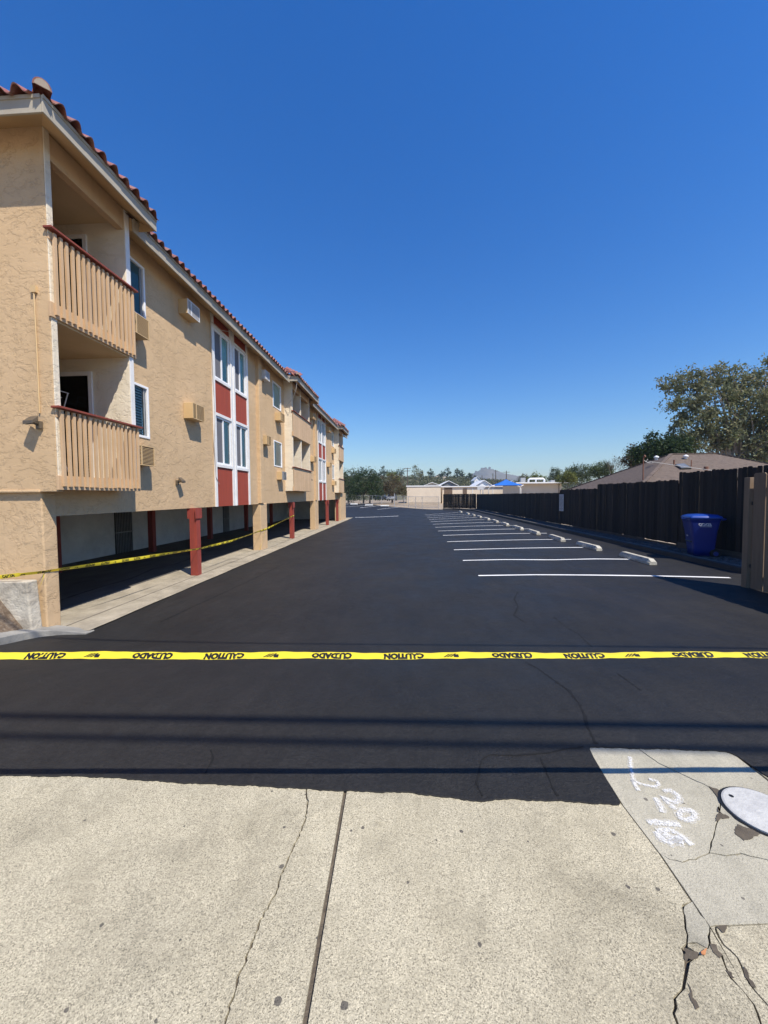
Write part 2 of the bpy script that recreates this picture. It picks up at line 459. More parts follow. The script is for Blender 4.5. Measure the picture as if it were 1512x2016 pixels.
# sealed parking lot: one sheet with an irregular lip where the sealer stops on the apron
cols = np.concatenate([np.linspace(-14, -3, 60)[:-1], np.linspace(-3, 3.2, 420), np.linspace(3.2, 8.05, 30)[1:]])
def lip(x):
    base = np.interp(x, [-14, -6, -2.35, -1.9, -.8, 0, .35, .53, .8, 1.085, 1.10, 1.135, 1.16, 1.6, 1.97, 2.0, 2.02, 2.3, 8],
                     [2.05, 2.05, 2.03, 2.04, 2.01, 2.0, 1.962, 1.988, 1.98, 1.965, 1.98, 2.40, 2.432, 2.43, 2.415, 2.38, 2.2, 1.95, 1.9])
    n = sum(a * np.sin(x * k + ph) for a, k, ph in ((.004, 7, 1), (.0025, 23, 2), (.002, 57, .5), (.0014, 131, 4), (.0014, 260, 1)))
    return base + n
def back(x): return np.interp(x, [-14, -11.9, -6.2, -1.5, 1.2, 3.5, 4.7, 8], [80, 77.9, 71.5, 61.6, 55.5, 51.8, 51.2, 50.6])
rows = np.linspace(0, 1, 230) ** 2.6
LX = np.repeat(cols[:, None], len(rows), 1)
LY = lip(cols)[:, None] * (1 - rows[None]) + back(cols)[:, None] * rows[None]
LZ = gz(LX, LY) + .008
lv = np.stack([LX, LY, LZ], -1).reshape(-1, 3)
sk = np.stack([cols, lip(cols) - .001, gz(cols, lip(cols)) - .002], -1)
n0 = len(lv); lv = np.concatenate([lv, sk])
i = np.arange(len(cols) - 1)
skf = np.stack([n0 + i, n0 + i + 1, (i + 1) * len(rows), i * len(rows)], -1)
lot = link('parking_lot', nmesh('parking_lot', lv, np.concatenate([grid_f(len(cols), len(rows)), skf]), ASPH, True), kind='structure')

def ribbon(pts, wid, name, m, parent, lift, jit=0.0, seg=.25, smooth_w=True, thick=.0):
    """flat strip draped on the ground along world points (x, y)"""
    P = [np.array(p[:2], float) for p in pts]; Q = []
    for a, b in zip(P[:-1], P[1:]):
        n = max(1, int(np.linalg.norm(b - a) / seg))
        Q += [a + (b - a) * k / n for k in range(n)]
    Q.append(P[-1]); v = []; f = []
    for k, q in enumerate(Q):
        d = Q[min(k + 1, len(Q) - 1)] - Q[max(k - 1, 0)]; d = d / (np.linalg.norm(d) + 1e-9); nrm = np.array([-d[1], d[0]])
        wk = wid * (1 + rnd.uniform(-jit, jit)) / 2; c = q + nrm * rnd.uniform(-jit, jit) * wid * .3
        for sgn in (-1, 1):
            e = c + nrm * sgn * wk; v.append((e[0], e[1], g(e[0], e[1]) + lift))
    for k in range(len(Q) - 1): f.append((2 * k, 2 * k + 2, 2 * k + 3, 2 * k + 1))
    b = MB(); b.add(v, f)
    return b.out(name, m, parent)

# parking lines, straight from the photo on to the lot surface
LINES = [((1.82, 9.70), (3.2, 9.60), (5.0, 9.32), (7.27, 8.98)), ((1.77, 11.96), (3.0, 11.88), (4.4, 11.60), (5.6, 11.62), (7.05, 11.42)),
         ((1.78, 14.28), (6.95, 14.02)), ((1.80, 16.76), (6.95, 16.52)), ((1.87, 19.37), (6.9, 19.15)), ((1.84, 21.75), (6.9, 21.6)),
         ((1.87, 24.25), (6.9, 24.1)), ((1.91, 26.8), (6.9, 26.9)), ((1.91, 29.3), (6.9, 30.0)), ((1.95, 31.75), (6.7, 33.0)),
         ((1.92, 34.25), (6.4, 35.4)), ((1.94, 37.0), (6.3, 38.3)), ((1.96, 39.5), (6.2, 42.6))]
for L in LINES: ribbon(L, .105, 'parking_line', PAINT, lot, .0125, .10, .3)
ribbon([(-5.1, 38.75), (-3.6, 38.95), (-2.2, 39.25), (-.7, 39.45)], .30, 'parking_line', PAINT, lot, .0125, .25, .25)
for a, b in (((-11.2, 62.0), (-7.1, 68.5)), ((-7.2, 60.4), (-4.3, 68.0)), ((-4.1, 55.9), (-.9, 61.0)), ((-14, 66.5), (-11, 74))):
    ribbon([a, b], .17, 'parking_line', PAINT, lot, .0125, .1, .6)

# cracks showing through the sealer
def crack(pxs, wid, name='crack'):
    ribbon([hit(*p)[:2] + np.array([rnd.uniform(-.006, .006), rnd.uniform(-.006, .006)]) for p in pxs], wid * 1.25, name, ASPHC, lot, .0105, .75, .03)
crack([(1020, 1165), (1012, 1180), (1020, 1196), (1012, 1212), (1030, 1225)], .02)
crack([(1035, 1305), (1060, 1318), (1085, 1338), (1120, 1362), (1140, 1390), (1152, 1410), (1155, 1432), (1172, 1466)], .013)
crack([(1212, 1326), (1240, 1345), (1262, 1362)], .008)
crack([(948, 1500), (944, 1520), (938, 1542), (945, 1560), (950, 1570)], .009)
crack([(948, 1500), (965, 1488), (1015, 1490), (1085, 1485), (1110, 1478), (1150, 1472)], .007)
crack([(1063, 1494), (1076, 1520), (1085, 1545), (1098, 1570)], .008)
crack([(415, 1478), (420, 1496), (408, 1515), (402, 1528)], .008)
crack([(315, 1226), (380, 1195), (440, 1168), (500, 1140), (560, 1110)], .03)
crack([(1090, 1215), (1110, 1232), (1140, 1250), (1165, 1275)], .01)

# ---- apron: concrete slabs laid piece by piece, real gaps at joints and cracks
apron = MB().box((-7, -4, -.06), (7, 2.5, -.014)).out('apron', DIRTJ, None, kind='structure')
def W(pts): return [tuple(onz(px, py)[:2]) for px, py in pts]
def R5(pts): return W([(1112 + x / 3.3825, 1420 + y / 3.3825) for x, y in pts])
def R6(pts): return W([(300 + x / 2.52, 1520 + y / 2.52) for x, y in pts])
def jag(pl, amp, step=.02, seed=1):
    r = random.Random(seed); out = []
    for a, b in zip(pl[:-1], pl[1:]):
        n = max(1, int(math.dist(a, b) / step))
        for k in range(n):
            t = k / n; out.append((a[0] + (b[0] - a[0]) * t + r.uniform(-amp, amp), a[1] + (b[1] - a[1]) * t + r.uniform(-amp, amp)))
    return out + [pl[-1]]
C = jag(R6([(765, 90), (770, 140), (765, 200), (750, 260), (715, 340), (680, 410), (640, 510), (610, 600), (560, 690), (510, 800), (470, 910), (430, 1010), (390, 1150), (360, 1250)]), .0045, .013, 3)
C = [(C[0][0], 2.3)] + C + [(C[-1][0] - .1, .5), (C[-1][0] - .2, -4)]
J = R6([(955, 100), (890, 480), (840, 760), (757, 1240)])
J = [(J[0][0] + .01, 2.3)] + J + [(J[-1][0] - .01, .5), (J[-1][0] - .02, -4)]
LE = W([(1155, 1472), (1227, 1586)])
LE = [(LE[0][0] + .01, 2.55)] + LE
SA = W([(1227, 1586), (1298, 1678.7)])
SB = W([(1298, 1678.7), (1363, 1774.8), (1396, 1823.6)])
A = jag(R5([(850, 1200), (790, 1230), (795, 1330), (815, 1420), (820, 1480), (790, 1520), (800, 1600), (805, 1700), (790, 1770), (740, 1850), (735, 1950), (750, 2016)]), .003, .02, 5)
A = A + [(A[-1][0] + .02, .4), (A[-1][0], -4)]
S0 = R5([(850, 1200), (910, 1290), (940, 1320), (965, 1370)])
X1a = jag(R5([(965, 1370), (962, 1430), (965, 1480)]), .002, .015, 6)
X1b = jag(R5([(965, 1480), (1040, 1550), (1070, 1630), (1110, 1710), (1190, 1790), (1260, 1880), (1310, 2016)]), .003, .02, 7)
X1b = X1b + [(X1b[-1][0] + .03, .4), (X1b[-1][0], -4)]
CC = jag(R5([(820, 1480), (880, 1470), (945, 1510), (965, 1480)]), .002, .015, 8)
E_ = jag(R5([(1000, 1360), (1050, 1480), (1150, 1570), (1190, 1680), (1270, 1800), (1353, 1890)]), .003, .02, 9)
E_ = E_ + [(E_[-1][0] + .25, .5), (E_[-1][0] + .4, -4)]
H1a = jag(W([(1298, 1678.7), (1318, 1690), (1342, 1696), (1366, 1690), (1396, 1678)]), .003, .02, 10)
H1b = jag(W([(1396, 1678), (1430, 1684), (1461, 1680), (1490, 1688), (1530, 1695)]), .003, .02, 11) + [(2.0, 1.66)]
H2 = W([(1396, 1823.6), (1408, 1822), (1512, 1817.6)]) + [(2.0, 1.37)]
D1 = jag(W([(1259.8, 1476), (1295, 1501), (1360, 1532), (1395.8, 1548.6), (1419.5, 1575)]), .002, .02, 12)
D1 = [(D1[0][0] - .01, 2.55)] + D1
K1 = [D1[-1]] + jag(W([(1416.5, 1609), (1408, 1628), (1404.7, 1647.6), (1396, 1678)]), .003, .02, 13)
off = lambda pl, dx: [(x + dx, y) for x, y in pl]
rv = lambda pl: list(reversed(pl))
def slab(poly, gap, m, seed, name='concrete_slab'):
    r = random.Random(seed); P = []
    for p in poly:
        if not P or math.dist(p, P[-1]) > .002: P.append(p)
    if math.dist(P[0], P[-1]) < .002: P.pop()
    n = len(P); area = sum(P[k][0] * P[(k + 1) % n][1] - P[(k + 1) % n][0] * P[k][1] for k in range(n))
    if area < 0: P.reverse()
    Q = []
    for k in range(n):
        a, b = Vector(P[k - 1]), Vector(P[(k + 1) % n]); d = (b - a).normalized()
        gk = gap * r.uniform(.4, 1.7)
        Q.append((P[k][0] - d.y * gk, P[k][1] + d.x * gk))
    zt = r.uniform(-.0015, .0015)
    b = MB(); b.prism([(x, y, -.032) for x, y in Q], (0, 0, .032 + zt))
    return b.out(name, m, apron, bevel=.0015)
slab([(-7, 2.3)] + C + [(-7, -4)], .0038, CONC_A, 1)
slab(C + rv(off(J, -.006)), .0022, CONC_A, 2)
slab(off(J, .006) + rv([(1.09, 2.3)] + SA + SB[1:2] + A[1:]), .003, CONC_A, 3)
slab(LE + SA[1:] + H1a[1:] + rv(K1) + rv(D1), .0018, CONC_B, 4)
slab(D1 + K1[1:] + H1b[1:] + [(2.0, 2.55)], .0018, CONC_B, 5)
slab(H1a + H1b[1:] + rv(H2) + rv(SB)[1:], .0025, CONC_B, 6)
kA = min(range(len(A)), key=lambda k: math.dist(A[k], CC[0]))
slab(A[:kA] + CC + rv(X1a) + rv(S0), .0025, CONC_B, 7)
hole = R5([(815, 1500), (890, 1548), (830, 1600)])
slab(CC + X1b[1:] + rv(A[kA + 6:]) + rv(hole), .003, CONC_A, 8)
slab(rv(X1a) + H2[0:2] + E_[1:] + rv(X1b), .0028, CONC_A, 9)
slab(E_ + [(7, -4), (7, 1.37), (2.0, 1.37)] + rv(H2[1:]), .003, CONC_A, 10)
slab([(2.012, 2.3), (7, 2.3), (7, 1.385), (2.012, 1.385)], .003, CONC_A, 11)
# gravel and a dry leaf lying in the broken corner
gb = MB()
for k in range(130):
    c = R5([(rnd.uniform(800, 870), rnd.uniform(1500, 1590))])[0]; s_ = rnd.uniform(.002, .006)
    gb.add([(c[0] + s_ * a, c[1] + s_ * b, -.02 + s_ * c2) for a, b, c2 in ((1, 0, 0), (-1, .2, 0), (0, 1, 0), (0, -1, 0), (0, 0, 1.2), (0, 0, -1))],
           [(0, 2, 4), (2, 1, 4), (1, 3, 4), (3, 0, 4), (2, 0, 5), (1, 2, 5), (3, 1, 5), (0, 3, 5)])
gb.out('rubble', STONE, None, label='grey rubble filling the broken corner of the concrete apron', cat='rubble', kind='stuff')
lf = R5([(905, 1545), (945, 1530), (935, 1565), (910, 1570)])
b = MB(); b.add([(x, y, .006 + .006 * (k % 2)) for k, (x, y) in enumerate(lf)] + [(x, y, .004 + .006 * (k % 2)) for k, (x, y) in enumerate(lf)],
                [(0, 1, 2), (0, 2, 3), (6, 5, 4), (7, 6, 4), (0, 4, 5, 1), (1, 5, 6, 2), (2, 6, 7, 3), (3, 7, 4, 0)])
b.out('dry_leaf', mat('orange_leaf', (.55, .24, .1), None, 30, .7), None, label='small orange dry leaf at the broken concrete corner', cat='leaf')

# spray paint figures on the smooth slab
def spray(pts, wid):
    P = R5(pts); ribbon(P, wid * 1.75, 'overspray', SPRAYF, apron, .003, .2, .012); ribbon(P, wid * .9, 'spray_mark', SPRAY, apron, .0048, .25, .012)
spray([(432, 240), (438, 300), (448, 350), (455, 395), (472, 432), (492, 466)], .016)
spray([(440, 392), (500, 420), (560, 434), (605, 440), (626, 425), (610, 402), (560, 388)], .016)
spray([(655, 468), (705, 466), (750, 495), (762, 525), (735, 545), (690, 528), (652, 510), (690, 550), (742, 592)], .022)
spray([(605, 512), (632, 560), (652, 612)], .022)
spray([(815 + 52 * math.cos(a), 628 + 34 * math.sin(a)) for a in np.linspace(0, 6.3, 18)], .024)
spray([(548, 675), (620, 678), (690, 686), (770, 695)], .030)
spray([(615, 735), (700, 726), (770, 765), (850, 830)], .024)
spray([(618, 740), (640, 785), (700, 812), (740, 800), (770, 770)], .028)
spray([(660, 750), (700, 780), (750, 800), (790, 812)], .036)

# utility cover and the mortar patch under it
cv = thing('utility_cover', 'round white painted metal cover set in the cracked concrete by the sprayed numbers', 'manhole cover', (1.775, 1.955, 0))
b = MB(); b.tube([(1.775, 1.955, .001), (1.775, 1.955, .011), (1.775, 1.955, .0135)], [.158, .158, .150], 48)
cl_ = b.out('lid', mat('white_cover_paint', (.52, .52, .50), (.43, .43, .415), 9, .6, 60, .004, dirt=(.3, .3, .3), dscale=14, damt=.6), cv)
for a in (2.3, 5.4): MB().tube([(1.775 + .12 * math.cos(a), 1.955 + .12 * math.sin(a), .0130), (1.775 + .12 * math.cos(a), 1.955 + .12 * math.sin(a), .0142)], .011, 10).out('pick_hole', INK, cl_)
b = MB(); n = 48
ri = [(1.775 + .159 * math.cos(a), 1.955 + .159 * math.sin(a), .004) for a in np.linspace(0, 2 * math.pi, n, False)]
ro = [(1.775 + (.172 + rnd.uniform(-.002, .004)) * math.cos(a), 1.955 + .172 * math.sin(a), .0035) for a in np.linspace(0, 2 * math.pi, n, False)]
b.add(ri + ro, [(k, n + k, n + (k + 1) % n, (k + 1) % n) for k in range(n)]); b.out('rim', INK, cv)
def patch(pts, z=.0028, name='mortar_patch'):
    P = jag(R5(pts) + [R5(pts)[0]], .0045, .010, len(pts))[:-1]
    MB().quad(*[(x, y, z) for x, y in P]).out(name, mat('dark_mortar', (.115, .095, .07), (.07, .058, .045), 20, .95, 60, .004) if 'dark_mortar' not in bpy.data.materials else bpy.data.materials['dark_mortar'], apron)
patch([(1150, 690), (1130, 745), (1190, 800), (1240, 785), (1310, 755), (1230, 715)])
patch([(955, 430), (1060, 475), (1030, 520), (1010, 500)])
patch([(1025, 560), (1020, 600), (1095, 640), (1060, 650), (1005, 665), (1010, 630), (1025, 620)])
patch([(1000, 1358), (1075, 1365), (1060, 1420), (1030, 1395)])
patch([(965, 1490), (1010, 1500), (1045, 1560), (1020, 1575), (985, 1535)])
patch([(1068, 1650), (1110, 1670), (1128, 1720), (1100, 1712)])
patch([(1195, 1640), (1225, 1690), (1262, 1770), (1240, 1765), (1205, 1700)])
patch([(812, 1740), (840, 1790), (882, 1900), (868, 1920), (835, 1830)])
patch([(790, 1500), (885, 1548), (880, 1575), (800, 1605)])

# ---- left edge: concrete strip along the carport, kerb, soil and low wall
strip = MB()
n = 60; v = []; f = []
for k in range(n + 1):
    y = 5.98 + (38.2 - 5.98) * k / n
    for x in (-6.75, -5.83, -5.815, -5.8, -5.23 + .01 * math.sin(k * 1.7)):
        v.append((x, y, g(x, y) + (.03 if x != -5.815 else .012)))
for k in range(n):
    for j in range(4): f.append((k * 5 + j, k * 5 + j + 1, (k + 1) * 5 + j + 1, (k + 1) * 5 + j))
strip.add(v, f)
so = strip.out('concrete_strip', CONC_S, None, kind='structure')
ribbon([(-5.80, 6.05), (-5.80, 38.1)], .022, 'joint', DIRTJ, so, .0335, .3, .5)
fl = MB(); v = []; f = []
for k in range(n + 1):
    y = 5.95 + (38.2 - 5.95) * k / n
    for x in (-11.4, -9, -6.74): v.append((x, y, g(x, y) + .022))
for k in range(n):
    for j in range(2): f.append((k * 3 + j, k * 3 + j + 1, (k + 1) * 3 + j + 1, (k + 1) * 3 + j))
fl.add(v, f); fl.out('carport_floor', ASPHD, None, kind='structure')
def ck2(pxs, wid):
    pts = []
    for p in pxs:
        q = hit(*p); pts.append(q[:2])
    ribbon(pts, wid, 'crack', ASPHC, lot, .026, .6, .06)
ck2([(118, 1184), (190, 1160), (260, 1140), (300, 1122), (345, 1112), (400, 1092)], .05)
def kerb_z(x, y): return -.40 - .10 * (x + 5.82) - .16 * (y - 5.12)
def rounded(pl, n=3):
    for _ in range(n):
        q = [pl[0]]
        for a_, c_ in zip(pl[:-1], pl[1:]):
            q += [(a_[0] * .75 + c_[0] * .25, a_[1] * .75 + c_[1] * .25), (a_[0] * .25 + c_[0] * .75, a_[1] * .25 + c_[1] * .75)]
        pl = q + [pl[-1]]
    return pl
ko = rounded([(-6.3, 3.6), (-5.95, 4.4), (-5.82, 5.0), (-5.87, 5.55), (-5.66, 5.80), (-5.17, 5.85)]) + [(-5.19, 6.10), (-5.9, 6.12), (-8.6, 6.12), (-8.6, 3.6)]
tb = [Vector((x, y, kerb_z(x, y))) for x, y in ko]
MB().prism([(p.x, p.y, p.z - .4) for p in tb], (0, 0, .4)).out('kerb', CONC_K, None, bevel=.03, kind='structure')
lw = MB(); lw.prism([(-9.5, 5.68, -.6), (-9.5, 5.68, .27), (-5.97, 5.68, .285), (-5.91, 5.68, -.6)], (0, .19, 0))
lw.out('low_wall', mat('whitewashed_concrete', (.60, .55, .45), (.44, .39, .31), 2.8, .9, 14, .02, dirt=(.16, .135, .105), dscale=3.5, damt=.95), None, bevel=.02,
       label='low whitewashed retaining wall against the corner of the tan building', cat='wall')
v = []; f = []; nx, ny = 26, 16
for a in range(nx):
    for c_ in range(ny):
        x = -9.5 + 3.5 * a / (nx - 1); y = 5.0 + .72 * c_ / (ny - 1)
        h = kerb_z(x, y) - .05 + min(.75, max(0, 1.25 * (-6.03 - x))) * float(ss((y - 5.05) / .5)) + .03 * math.sin(x * 9 + y * 13) * math.sin(y * 21)
        v.append((x, y, h + rnd.uniform(-.012, .012)))
for a in range(nx - 1):
    for c_ in range(ny - 1): f.append((a * ny + c_, (a + 1) * ny + c_, (a + 1) * ny + c_ + 1, a * ny + c_ + 1))
MB().add(v, f).out('soil_bank', SOIL, None, True, kind='structure')

# ---- right edge: sealed kerb and gravel bed
def kerbx(y): return 7.95 if y < 44 else 7.95 - (y - 44) ** 2 * .035
kp = [(kerbx(y), y) for y in np.concatenate([np.linspace(7.9, 44, 40), np.linspace(45, 50, 8)])] + [(6.2, 50.6), (4.9, 50.8)]
v = []; f = []
for k, (x, y) in enumerate(kp):
    a, c_ = kp[max(k - 1, 0)], kp[min(k + 1, len(kp) - 1)]; d = Vector((c_[0] - a[0], c_[1] - a[1])).normalized(); nn = Vector((d.y, -d.x))
    zb = g(x, y)
    for t, h in ((-.02, -.02), (0, .13), (.03, .155), (.16, .155), (.18, .0)): v.append((x + nn.x * t, y + nn.y * t, zb + h))
fs = []; ft = []
for k in range(len(kp) - 1):
    for j in range(4): (ft if j == 2 else fs).append((k * 5 + j, (k + 1) * 5 + j, (k + 1) * 5 + j + 1, k * 5 + j + 1))
kr = MB().add(v, fs).out('sealed_kerb', SEALK, None, kind='structure')
MB().add(v, ft).out('kerb_top', KTOP, kr)
v = []; f = []; ny = 240
for k in range(ny):
    y = 7.5 + 42 * (k / (ny - 1)) ** 1.4
    for j in range(12):
        x = kerbx(y) + .15 + (9.3 - kerbx(y) - .15) * j / 11
        v.append((x, y, g(kerbx(y), y) + .12 + rnd.uniform(-.02, .025)))
for k in range(ny - 1):
    for j in range(11): f.append((k * 12 + j, k * 12 + j + 1, (k + 1) * 12 + j + 1, (k + 1) * 12 + j))
MB().add(v, f).out('gravel_bed', GRAV, None, kind='structure')
gb = MB()
for k in range(4200):
    y = 8 + 30 * rnd.random() ** 1.8; x = rnd.uniform(8.15, 8.95); s_ = rnd.uniform(.014, .034); z = g(7.95, y) + .135
    q = [(s_ * rnd.uniform(.6, 1.2) * a, s_ * rnd.uniform(.6, 1.2) * b_, s_ * rnd.uniform(.5, 1) * c_) for a, b_, c_ in ((1, 0, 0), (-1, .2, 0), (0, 1, 0), (0, -1, 0), (0, 0, 1), (0, 0, -1))]
    gb.add([(x + a, y + b_, z + c_) for a, b_, c_ in q], [(0, 2, 4), (2, 1, 4), (1, 3, 4), (3, 0, 4), (2, 0, 5), (1, 2, 5), (3, 1, 5), (0, 3, 5)])
gb.out('gravel', STONE, None, label='dark loose gravel in the bed behind the black kerb', cat='gravel', kind='stuff')
# ================================================================== APARTMENT BUILDING
BL = thing('apartment_building', 'long tan stucco apartment block with red panels, clay tile eaves and open carports', 'building', (-6, 5.9, -.6))
XW, XB = -5.95, -5.55
def wall_x(x, y0, y1, z0, z1, holes, depth=.16):
    """outer face towards +X with openings and their reveals"""
    ysn = sorted({y0, y1} | {h[0] for h in holes} | {h[1] for h in holes}); zsn = sorted({z0, z1} | {h[2] for h in holes} | {h[3] for h in holes})
    b = MB()
    for ya, yb in zip(ysn[:-1], ysn[1:]):
        for za, zb in zip(zsn[:-1], zsn[1:]):
            cy, cz = (ya + yb) / 2, (za + zb) / 2
            if any(h[0] < cy < h[1] and h[2] < cz < h[3] for h in holes): continue
            b.quad((x, ya, za), (x, yb, za), (x, yb, zb), (x, ya, zb))
    d = x - depth
    for a, c, e, f_ in holes:
        b.quad((x, a, e), (x, c, e), (d, c, e), (d, a, e)); b.quad((x, a, f_), (d, a, f_), (d, c, f_), (x, c, f_))
        b.quad((x, a, e), (d, a, e), (d, a, f_), (x, a, f_)); b.quad((x, c, e), (x, c, f_), (d, c, f_), (d, c, e))
    b.quad((x, y0, z0), (d, y0, z0), (d, y0, z1), (x, y0, z1)); b.quad((x, y1, z0), (x, y1, z1), (d, y1, z1), (d, y1, z0))
    b.quad((x, y0, z0), (x, y1, z0), (d, y1, z0), (d, y0, z0))
    return b
WIN = []   # y0, y1, z0, z1, kind
for z0, z1, k in ((5.65, 6.84, 'screen'), (2.95, 4.14, 'blind')): WIN.append((7.80, 8.72, z0, z1, k))
for ya, yb in ((11.88, 12.93), (13.31, 14.26), (26.22, 27.25), (27.5, 28.45)):
    for z0, z1 in ((5.34, 6.86), (2.64, 4.15)): WIN.append((ya, yb, z0, z1, 'slider'))
for ya, yb in ((17.25, 18.38), (31.2, 32.05)):
    for z0, z1 in ((5.66, 6.82), (2.97, 4.16)): WIN.append((ya, yb, z0, z1, 'pale'))
for ya, yb in ((7.72, 18.86), (22.34, 32.18), (34.42, 36.4)):
    wall_x(XW, ya, yb, 1.86, 7.4, [h[:4] for h in WIN if ya < h[0] < yb]).out('wall', STUCCO, BL)
wall_x(XW, 6.19, 33.49, 1.29, 1.859, []).out('wall', STUCCO, BL)
for y0, y1, z0, z1, kind in WIN:
    b = MB(); t = .055
    xa, xb = XW - .05, XW + .018
    for q in (((xa, y0, z0), (xb, y0 + t, z1)), ((xa, y1 - t, z0), (xb, y1, z1)), ((xa, y0 + t, z0), (xb, y1 - t, z0 + t)), ((xa, y0 + t, z1 - t), (xb, y1 - t, z1))): b.box(*q)
    wn = b.out('window', VINYL, BL, bevel=.006)
    ym = (y0 + y1) / 2
    if kind == 'slider':
        MB().box((xa, ym - .03, z0 + t), (xb - .012, ym + .03, z1 - t)).out('mullion', VINYL, wn)
        MB().box((XW - .030, y0 + t, z0 + t), (XW - .026, ym - .03, z1 - t)).out('insect_screen', SCREEN, wn)
        MB().quad((XW - .030, ym + .03, z0 + t), (XW - .030, y1 - t, z0 + t), (XW - .030, y1 - t, z1 - t), (XW - .030, ym + .03, z1 - t)).out('pane', GLASS, wn)
        b = MB(); n = 26; v = []
        for k in range(n + 1):
            y = ym + (y1 - ym) * k / n; x = XW - .060 + .014 * math.sin(k * 1.9)
            v += [(x, y, z0), (x, y, z1)]
        b.add(v, [(2 * k, 2 * k + 2, 2 * k + 3, 2 * k + 1) for k in range(n)]).out('curtain', CURT, wn)
    else:
        yi0, yi1 = y0 + t, y1 - t
        if kind != 'pale': MB().box((xa, yi1 - .075, z0 + t), (XW - .012, yi1 - .05, z1 - t)).out('mullion', GREYM, wn)
        MB().quad((XW - .030, yi0, z0 + t), (XW - .030, yi1, z0 + t), (XW - .030, yi1, z1 - t), (XW - .030, yi0, z1 - t)).out('pane', GLASS, wn)
        if kind == 'screen':
            MB().box((XW - .046, yi0, z0 + t), (XW - .04, yi1 - .08, z1 - t)).out('sun_screen', TEALS, wn)
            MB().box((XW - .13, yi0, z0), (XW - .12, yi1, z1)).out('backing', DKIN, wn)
        elif kind == 'blind':
            b = MB(); z = z0 + t + .02
            while z < z1 - t:
                b.add([(XW - .045, yi0, z - .021), (XW - .045, yi1 - .08, z - .021), (XW - .066, yi1 - .08, z + .021), (XW - .066, yi0, z + .021)], [(0, 1, 2, 3)]); z += .062
            props(b.out('blind', BLIND, wn), kind='stuff')
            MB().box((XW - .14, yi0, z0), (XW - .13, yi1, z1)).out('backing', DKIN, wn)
        else: MB().box((XW - .065, yi0, z0), (XW - .055, yi1, z1)).out('roller_blind', SHADEB, wn)
# red spandrels and white trim of the two glazed bays
for y0 in (11.72, 26.06):
    k = 1 if y0 < 20 else .98
    a1, a2, b1, b2 = (11.86, 12.95, 13.29, 14.28) if y0 < 20 else (26.2, 27.27, 27.48, 28.47)
    for ya, yb in ((a1, a2), (b1, b2)):
        for z0, z1 in ((1.292, 2.54), (4.25, 5.25), (6.95, 7.4)):
            MB().box((XW + .003, ya, z0), (XW + .014, yb, z1)).out('red_panel', RED, BL)
        for z0, z1 in ((2.542, 2.636), (5.252, 5.336), (4.154, 4.248), (6.864, 6.948)):
            MB().box((XW + .004, ya, z0), (XW + .05, yb, z1)).out('window_trim', WHITE, BL, bevel=.004)
    for ya, yb in ((a1 - .14, a1 - .002), (a2 + .002, a2 + .125), (b1 - .125, b1 - .002), (b2 + .002, b2 + .14)):
        MB().box((XW + .004, ya, 1.285), (XW + .045, yb, 7.36)).out('trim_board', WHITE, BL, bevel=.006)
    MB().box((XW + .004, a2 + .127, 1.29), (XW + .02, b1 - .127, 7.36)).out('trim_board', WHITE, BL)
# pilasters, pillars, posts
for y0, y1, p0, p1 in ((15.28, 15.62, 15.32, 16.02), (24.9, 25.3, 24.75, 25.7)):
    MB().box((XW - .05, y0, 1.32), (XW + .13, y1, 7.38)).out('pilaster', STUCCO, BL, bevel=.02)
    MB().box((-6.22, p0, -.75), (-5.87, p1, 1.31)).out('pillar', STUCCO, BL, bevel=.02)
MB().box((-6.2, 33.5, -.75), (-5.68, 36.4, 1.84)).out('pillar', STUCCO, BL, bevel=.02)
pm = MB().box((-.1, -.1, -.62), (.1, .1, 1.29)).box((-.125, -.16, 1.0), (-.102, .16, 1.285)).box((.102, -.16, 1.0), (.125, .16, 1.285)).mesh('post', REDPOST)
for y in (10.42, 19.6, 28.65, 32.9): inst('post', pm, BL, (-5.88, y, 0))
pm2 = MB().box((-.1, -.1, -.66), (.1, .1, 1.29)).mesh('post', REDPOST)
for y in (6.6, 10.6, 14.9, 19.5, 24.1, 28.7): inst('post', pm2, BL, (-10.2, y, 0))
# carport shell
MB().box((-11.45, 6.2, 1.297), (-5.96, 36.3, 1.42)).out('carport_ceiling', CARW, BL)
MB().box((-11.6, 6.2, -.75), (-11.3, 36.4, 1.296)).out('carport_wall', CARW, BL)
MB().box((-11.3, 36.0, -.75), (-6.21, 36.3, 1.296)).out('carport_wall', CARW, BL)
for y0, y1 in ((14.3, 15.25), (23.2, 24.0)):
    gt = MB().box((-11.29, y0, -.62), (-11.27, y1, 1.05)).out('security_door', DARKM, BL)
    b = MB()
    for k in range(11): b.box((-11.265, y0 + .05 + k * (y1 - y0 - .1) / 10 - .008, -.6), (-11.245, y0 + .05 + k * (y1 - y0 - .1) / 10 + .008, 1.03))
    b.box((-11.268, y0, .2), (-11.242, y1, .24)); b.out('bar', GREYM, gt)
